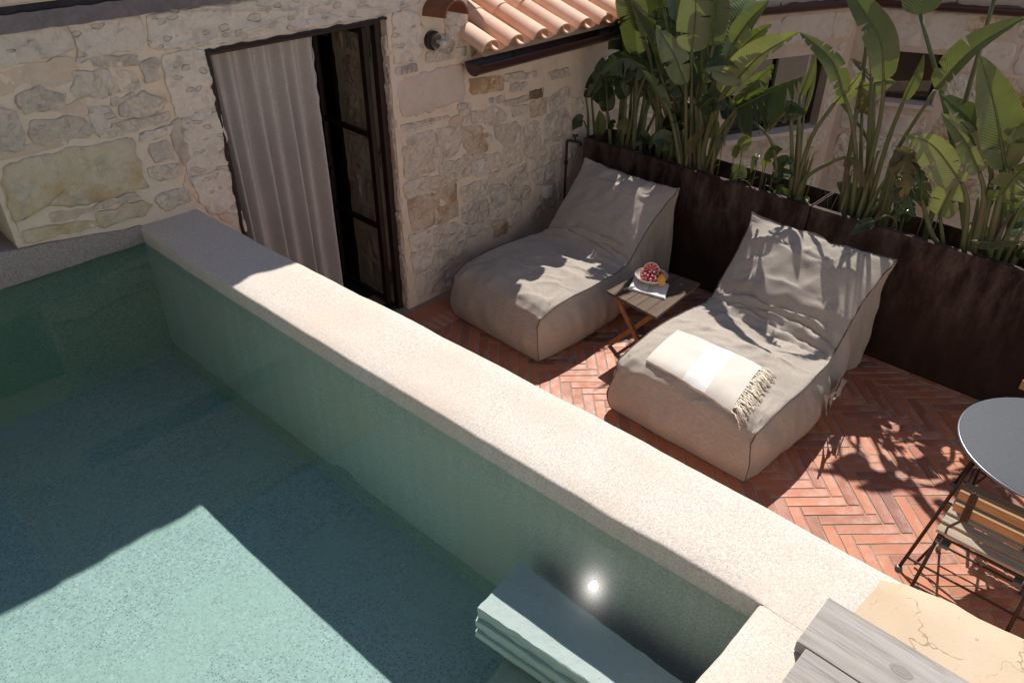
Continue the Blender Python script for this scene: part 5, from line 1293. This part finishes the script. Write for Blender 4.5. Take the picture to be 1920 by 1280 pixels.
# --- small clump right of it
c = clump(F4, 1290, 1050, 5.0, 'low strelitzia with drooping dark leaves in front of the mullioned window')
strel(c, [(1290, 1060), (1295, 900), (1290, 680)], [(1290, 670), (1220, 580), (1110, 690)], (5.0, 5.0, 4.9), 46, 'leaf_dark', 31, .2, .2, 7, .8)
strel(c, [(1320, 1050), (1335, 880), (1335, 680)], [(1335, 665), (1290, 590), (1380, 650)], (5.0, 5.0, 4.95), 40, 'leaf_dark', 32, .2, .2, 7, .8)
strel(c, [(1310, 1050), (1330, 780)], [(1340, 550), (1395, 420), (1432, 310)], (5.05, 5.08, 5.1), 26, 'leaf', 33, .5, .6, 0)
strel(c, [(1330, 1050), (1350, 800)], [(1365, 650), (1405, 510), (1437, 375)], (5.08, 5.1, 5.15), 13, 'leaf', 34, .5, .6, 0, sr=.007)
strel(c, [(1330, 1060), (1400, 800), (1524, 610)], [(1540, 590), (1640, 480), (1700, 400)], (5.0, 5.0, 5.0), 30, 'leaf_pale', 35, .5, .4, 5, .3)
strel(c, [(1320, 1140), (1380, 1010), (1524, 925)], [(1600, 900), (1660, 930), (1720, 1080)], (4.98, 4.93, 4.88), 34, 'leaf_dry', 36, .2, .2, 7, .9)
strel(c, [(1205, 930), (1160, 780), (1000, 640)], [(1000, 640), (960, 600), (930, 545)], (4.98, 4.93, 4.88), 16, 'leaf', 37, .2, .5, 1, sr=.009)
for k in range(5):
    a = P(*F4(1300 + k * 14, 1080), 'x', 5.0); b = P(*F4(1320 + k * 26, 900 - k * 8), 'x', 5.02)
    MB().tube([a - Vector((0, 0, .05)), a.lerp(b, .5), b], [.02, .015, .004], 8, flat=.6).out('sheath', M['dry_sheath'] if k % 2 else M['stem'], c, smooth=True)
# --- clump at the joint of the planters
c = clump(F5, 370, 1040, 5.0, 'strelitzia with a tall arching leaf and shredded pale leaf at the planter joint')
F = F5
strel(c, [(400, 1020), (440, 780), (490, 560), (505, 400)], [(505, 390), (490, 200), (400, 40), (290, -110)], (5.0, 5.0, 5.0), 62, 'leaf', 41, .25, .35, 2, F=F)
strel(c, [(350, 1035), (372, 800), (355, 600), (318, 470)], [(315, 460), (255, 290), (100, 155)], (4.98, 4.95, 4.88), 42, 'leaf', 42, .35, .4, 4, .2, F=F)
strel(c, [(430, 1000), (430, 760), (445, 400)], [(445, 390), (400, 340), (345, 280)], (5.05, 5.1, 5.15), 30, 'leaf_dry', 43, .4, .4, 5, .3, F=F)
strel(c, [(440, 1000), (440, 700)], [(290, 482), (400, 415), (545, 405)], (5.1, 5.15, 5.2), 58, 'leaf_pale', 44, .3, .1, 12, .5, F=F)
strel(c, [(400, 1010), (395, 760)], [(400, 540), (420, 480), (380, 400)], (5.1, 5.12, 5.1), 34, 'leaf_dry', 45, .3, .3, 4, .6, F=F)
strel(c, [(430, 1000), (520, 690), (598, 490)], [(600, 480), (655, 370), (697, 262)], (5.03, 5.03, 5.0), 27, 'leaf', 46, .4, .7, 0, F=F, w1=.7)
strel(c, [(480, 1010), (560, 740), (750, 435)], [(752, 430), (930, 240), (1185, 80)], (5.03, 5.0, 4.9), 56, 'leaf', 47, -.45, .35, 2, w1=1.1, w2=.7, F=F)
strel(c, [(420, 1010), (450, 720)], [(460, 400), (520, 390), (565, 395)], (5.05, 5.05, 5.0), 16, 'leaf_pale', 48, .2, .4, 0, F=F)
strel(c, [(500, 1020), (540, 860)], [(560, 720), (620, 760), (600, 960)], (5.0, 4.95, 4.86), 60, 'leaf_dry', 49, .3, .3, 8, .7, F=F)
strel(c, [(520, 1020), (560, 840)], [(600, 740), (660, 790), (680, 900)], (5.0, 4.95, 4.88), 48, 'leaf_dark', 50, .3, .3, 8, .6, F=F)
strel(c, [(520, 1020), (560, 900)], [(580, 860), (620, 930), (650, 1040)], (5.0, 4.93, 4.86), 40, 'leaf_dark', 51, .3, .3, 6, .6, F=F)
for k, (a, b) in enumerate((((380, 1035), (480, 720)), ((400, 1040), (560, 790)), ((330, 1030), (330, 760)), ((420, 1035), (620, 830)), ((300, 1020), (350, 830)), ((450, 1040), (600, 900)), ((360, 1040), (450, 700)), ((490, 1040), (640, 960)))):
    p_, q_ = P(*F5(*a), 'x', 4.96 + .02 * (k % 4)), P(*F5(*b), 'x', 5.0 + .01 * k)
    MB().tube(crom([p_ - Vector((0, 0, .1)), p_.lerp(q_, .5), q_], 8), [.030, .028, .025, .022, .019, .016, .014, .012, .010], 8, flat=.6).out('sheath', M['dry_sheath'] if k in (2, 5) else M['stem'], c, smooth=True)
strel(c, [(560, 1060), (520, 1035)], [(460, 1060), (410, 1080), (348, 1128)], (4.95, 4.84, 4.78), 27, 'leaf_dark', 52, .2, .3, 1, .2, F=F, sr=.005)
m = MB(); m.tube(crom([p3(F5(455, 760), 5.1), p3(F5(440, 330), 5.1), p3(F5(418, 240), 5.1), p3(F5(414, 150), 5.1)], 12), .004, 5); m.out('dry_twig', M['dry_sheath'], c)
# --- right clump
c = clump(F5, 920, 1200, 5.0, 'broad leaved strelitzia clump at the right edge above the round table')
strel(c, [(1000, 1210), (1050, 1000), (1085, 830)], [(1090, 815), (1040, 520), (968, 268)], (5.0, 5.0, 4.95), 84, 'leaf', 55, .15, .35, 1, F=F, sr=.014)
strel(c, [(960, 1200), (1020, 900), (1005, 740)], [(1000, 720), (930, 590), (770, 448)], (5.0, 5.0, 4.97), 62, 'leaf', 56, .5, .4, 3, F=F, w1=.9)
strel(c, [(930, 1200), (985, 950), (968, 840)], [(965, 830), (890, 670), (780, 545)], (4.96, 4.95, 4.9), 52, 'leaf_pale', 57, .3, .4, 2, F=F, w2=1.1)
strel(c, [(880, 1215), (908, 1000), (885, 890)], [(880, 880), (740, 700), (610, 652)], (4.95, 4.92, 4.85), 68, 'leaf_pale', 58, -.2, .25, 3, .4, F=F)
strel(c, [(790, 1185), (775, 1040)], [(770, 1035), (815, 940), (865, 835)], (4.97, 4.95, 4.92), 62, 'leaf_pale', 59, -.2, .25, 1, F=F)
strel(c, [(1020, 1230), (1050, 980)], [(1055, 970), (1120, 870), (1220, 770)], (5.0, 5.0, 4.95), 64, 'leaf', 61, .2, .3, 4, F=F)
strel(c, [(1040, 1230), (1090, 900)], [(1000, 720), (1020, 600), (960, 480)], (5.1, 5.12, 5.15), 78, 'leaf_dark', 62, .2, .3, 3, F=F)
strel(c, [(1040, 1230), (1090, 900)], [(1080, 620), (1150, 520), (1260, 440)], (5.1, 5.1, 5.1), 50, 'leaf_dry', 63, .2, .3, 6, .4, F=F)
strel(c, [(1080, 1230), (1120, 1000)], [(1130, 760), (1160, 640), (1260, 540)], (5.05, 5.05, 5.0), 48, 'leaf', 64, .4, .5, 3, F=F)
strel(c, [(760, 1190), (720, 1080), (690, 970)], [(685, 960), (680, 880), (640, 800)], (4.97, 4.95, 4.93), 40, 'leaf_dark', 65, .4, .5, 5, .3, F=F)
strel(c, [(1010, 1190), (960, 1165)], [(930, 1160), (1050, 1160), (1200, 1155)], (4.95, 4.85, 4.80), 24, 'leaf_dark', 66, .8, .5, 6, .3, F=F)
for k, (a, b) in enumerate((((950, 1210), (1010, 880)), ((1000, 1230), (1120, 1020)), ((1040, 1240), (1180, 960)), ((1080, 1250), (1200, 1060)), ((920, 1200), (960, 940)), ((1020, 1230), (1070, 960)), ((1110, 1260), (1210, 1130)))):
    p_, q_ = P(*F5(*a), 'x', 4.96 + .02 * (k % 4)), P(*F5(*b), 'x', 5.0 + .01 * k)
    MB().tube(crom([p_ - Vector((0, 0, .1)), p_.lerp(q_, .5), q_], 8), [.032, .030, .028, .025, .022, .019, .016, .014, .011], 8, flat=.6).out('sheath', M['dry_sheath'] if k in (1, 5) else M['stem'], c, smooth=True)

# --- unseen upper leaves above the picture, added to shade loungers and floor
def high(parent, bx_, by_, specs, sd):
    r = random.Random(sd)
    for k, (tx_, ty_, tz_, ex, ey, ez, hw_, mt) in enumerate(specs):
        b = Vector((bx_ + r.uniform(-.04, .04), by_ + r.uniform(-.15, .15), .8)); t_ = Vector((tx_, ty_, tz_)); e = Vector((ex, ey, ez))
        MB().tube(crom([b, b.lerp(t_, .5) + Vector((0, 0, .08)), t_], 10), [.016 * (1.2 - .05 * q) for q in range(11)], 8).out('leaf_stalk', M['stem'], parent, smooth=True)
        blade(parent, [t_, t_.lerp(e, .5) + Vector((0, 0, .10)), e], hw_, mt, r.uniform(-.9, .9), .3, r.randint(2, 6), sd * 10 + k, .3)
cl = [o for o in bpy.data.objects if o.name.startswith('bird_of_paradise_plant')]

high(cl[1], 5.05, 3.05, [(5.05, 3.45, 1.75, 5.15, 3.75, 2.3, .15, 'leaf'), (5.1, 3.2, 1.85, 5.3, 3.55, 2.45, .16, 'leaf'), (5.15, 3.0, 1.8, 5.4, 3.1, 2.5, .15, 'leaf_dark'),
 (5.2, 3.4, 1.7, 5.7, 3.65, 2.1, .14, 'leaf'), (5.1, 3.6, 1.5, 5.5, 3.9, 2.0, .13, 'leaf_dark'), (5.2, 2.9, 1.6, 5.8, 2.9, 2.1, .15, 'leaf'), (5.05, 3.3, 1.95, 4.95, 3.5, 2.6, .14, 'leaf'), (5.15, 3.55, 1.65, 5.2, 3.9, 2.25, .14, 'leaf_dark'),
 (5.1, 3.35, 1.5, 5.35, 3.6, 1.95, .15, 'leaf_dark'), (5.12, 3.1, 1.45, 5.45, 3.3, 1.85, .14, 'leaf_dark'), (5.12, 3.5, 1.35, 5.4, 3.75, 1.75, .13, 'leaf_dark')], 5)
high(cl[0], 5.03, 3.5, [(5.05, 3.6, 1.4, 5.3, 3.85, 1.8, .13, 'leaf_dark'), (5.0, 3.45, 1.6, 4.95, 3.65, 2.2, .12, 'leaf'), (5.15, 3.4, 1.35, 5.5, 3.6, 1.6, .13, 'leaf_dark')], 6)
high(cl[3], 5.03, 1.8, [(5.2, 1.9, 2.2, 5.6, 1.8, 2.8, .15, 'leaf')], 7)
high(cl[4], 5.03, 1.0, [(5.25, 1.25, 2.25, 5.5, 1.5, 2.8, .17, 'leaf'), (5.3, .7, 2.2, 5.75, .7, 2.7, .16, 'leaf'), (5.2, 1.6, 2.1, 5.5, 1.8, 2.6, .15, 'leaf')], 8)
# --- a clump just outside the picture on the right, and small ground plants in the soil
c = thing('bird_of_paradise_plant', (5.0, -.25, .80), 'strelitzia clump partly cut off by the right edge of the picture', 'plant', 'large leaved plants growing in the steel planters')
r = random.Random(3)
for k in range(8):
    b = Vector((5.0 + r.uniform(-.05, .05), -.25 + r.uniform(-.12, .12), .8)); dx, dy = r.uniform(-.25, .2), r.uniform(-.4, .25); h = r.uniform(.3, .75)
    t_ = b + Vector((dx * .4, dy * .4, h)); e = t_ + Vector((dx, dy, r.uniform(.1, .45)))
    MB().tube(crom([b, b.lerp(t_, .5), t_], 8), .013, 8).out('leaf_stalk', M['stem'], c, smooth=True)
    blade(c, [t_, t_.lerp(e, .5) + Vector((0, 0, .06)), e], r.uniform(.07, .11), r.choice(('leaf', 'leaf_dark', 'leaf_pale')), r.uniform(-.6, .6), .35, 3, k)
def low_leaf(parent, b, tip, hw, mat, seed):
    mid = b.lerp(tip, .5) + Vector((0, 0, .03)); st_ = Vector((b.x, b.y, .80))
    MB().tube(crom([st_, st_.lerp(b, .6) + Vector((.01, 0, .01)), b], 6), .0035, 5).out('leaf_stalk', M['stem'], parent, smooth=True)
    blade(parent, [b, mid, tip], hw, mat, random.Random(seed).uniform(-.6, .6), .2, 0, seed, .15)
pts_low = [(F4, 1010, 860, 1030, 760, 44, 'leaf'), (F4, 900, 790, 870, 850, 30, 'leaf_dark'), (F4, 1150, 900, 1240, 850, 34, 'leaf_dark'), (F4, 1190, 960, 1310, 930, 42, 'leaf_dark'),
 (F4, 1180, 1020, 1310, 1010, 36, 'leaf_dark'), (F4, 1200, 1120, 1290, 1140, 42, 'leaf'), (F4, 1130, 950, 1180, 900, 26, 'leaf'), (F4, 960, 900, 1000, 840, 22, 'leaf'), (F4, 1240, 1080, 1200, 1130, 26, 'leaf_dark'),
 (F4, 250, 740, 290, 700, 22, 'leaf_dark'), (F4, 480, 850, 530, 750, 16, 'leaf'), (F4, 1360, 1150, 1390, 1165, 16, 'leaf'), (F5, 130, 970, 60, 970, 14, 'leaf'), (F5, 600, 1060, 660, 1040, 20, 'leaf_dark'),
 (F4, 540, 830, 600, 760, 24, 'leaf_dark'), (F4, 1100, 880, 1060, 990, 24, 'leaf'), (F5, 1150, 1240, 1190, 1200, 24, 'leaf_dark'), (F4, 1010, 980, 960, 1030, 14, 'leaf')]
for i, (Fx, x0, y0, x1, y1, hwp, mt) in enumerate(pts_low):
    b = P(*Fx(x0, y0), 'x', 4.99); tpt = P(*Fx(x1, y1), 'x', 4.93)
    if i % 6 == 0: g_ = thing('ground_plant', (4.99, b.y, .80), ('small glossy round leaved plants under the tall strelitzia stalks', 'small leafy seedlings along the back of the planter soil', 'small dark leaved plants at the planter joint')[i // 6], 'plant', 'small plants in the planter soil')
    low_leaf(g_, b, tpt, hwp / 3.0 * 5.4 / FPX, mt, i)
fl_ = thing('ground_plant', (5.05, 1.5, .80), 'dark low broad leaves filling the planters between the tall stalks', 'plant', 'small plants in the planter soil')
for i in range(28):
    y_ = r.choice((r.uniform(2.55, 3.7), r.uniform(2.4, 3.5), r.uniform(1.1, 1.8), r.uniform(-.1, .8))); b = Vector((r.uniform(4.92, 5.13), y_, r.uniform(.86, 1.15))); e = b + Vector((r.uniform(-.14, .06), r.uniform(-.20, .20), r.uniform(-.06, .18)))
    low_leaf(fl_, b, e, r.uniform(.045, .085), r.choice(('leaf_dark', 'leaf_dark', 'leaf')), 300 + i)
# thin grass-like shoots
for i in range(26):
    y_ = r.uniform(.3, 3.6); b = Vector((r.uniform(4.9, 5.15), y_, .79)); e = b + Vector((r.uniform(-.08, .05), r.uniform(-.10, .10), r.uniform(.08, .22)))
    MB().tube(crom([b, b.lerp(e, .5) + Vector((0, 0, .03)), e], 5), [.004, .004, .0035, .003, .002, .001], 4).out('shoot', M['stem'], g_, smooth=True)

# ================================================================== ADDED HOUSES OUT OF VIEW (bounce and block light), UPPER TERRACE
wh = thing('added_bounce_house', (2, -3.7, -1.2), 'added white house wall out of view, bouncing sunlight onto the stone house front', 'house')  # added unseen wall, reflects sun back to the house front
M['white'] = simple('whitewash', (.88, .84, .78), .9, bump=.4, bs=20, var=.06)
sh_ = thing('added_dark_house', (-2.5, -.8, -1.2), 'added dark stone house wall out of view, cutting the light from the left', 'house')  # added unseen wall, keeps skylight off the pool and planters
M['dark_stone'] = stone_mat('dark weathered stone', (.26, .23, .20), (.22, .20, .17), (.30, .27, .23), rough_b=.9, gfac=.4)
for par_, mt_, a_, b_, h_ in ((wh, 'white', (-2.2, -3.5), (9.0, -3.5), 5.2), (sh_, 'dark_stone', (-2.1, 3.2), (-2.1, -4.6), 5.4)):
    A_, B_ = Vector((*a_, -1.2)), Vector((*b_, -1.2)); d_ = (B_ - A_).normalized(); n_ = Vector((-d_.y, d_.x, 0)); L_ = (B_ - A_).length
    m = MB(); c_ = (A_ + B_) / 2 - n_ * .2; m.box(c_ + Vector((0, 0, (h_ + 1.2) / 2)), (L_ + .3, .4, h_ + 1.2), M=Matrix((d_, n_, EZ)).transposed()); m.out('wall', M[mt_], par_)
    MB().box(c_ + Vector((0, 0, h_ + 1.2 + .05)), (L_ + .45, .52, .10), bev=.01, M=Matrix((d_, n_, EZ)).transposed()).out('wall_cap', M['tile_old'], par_)
    for t_ in (.3, .7):
        MB().box(A_.lerp(B_, t_) + n_ * .01 + Vector((0, 0, 3.6)), (.8, .06, 1.1), bev=.01, M=Matrix((d_, n_, EZ)).transposed()).out('shutter', M['leg_wood'], par_)
pv = MB(); pv.grid(lambda u, v: Vector((-2.05 + u * 3.8, -3.4 + v * 3.25, 1.235 + .004 * fbm(u * 20, v * 20))), 20, 12); tag(pv.out('upper_terrace', M['coping'], loc=(-2, -2, 1.2), smooth=True), kind='structure')
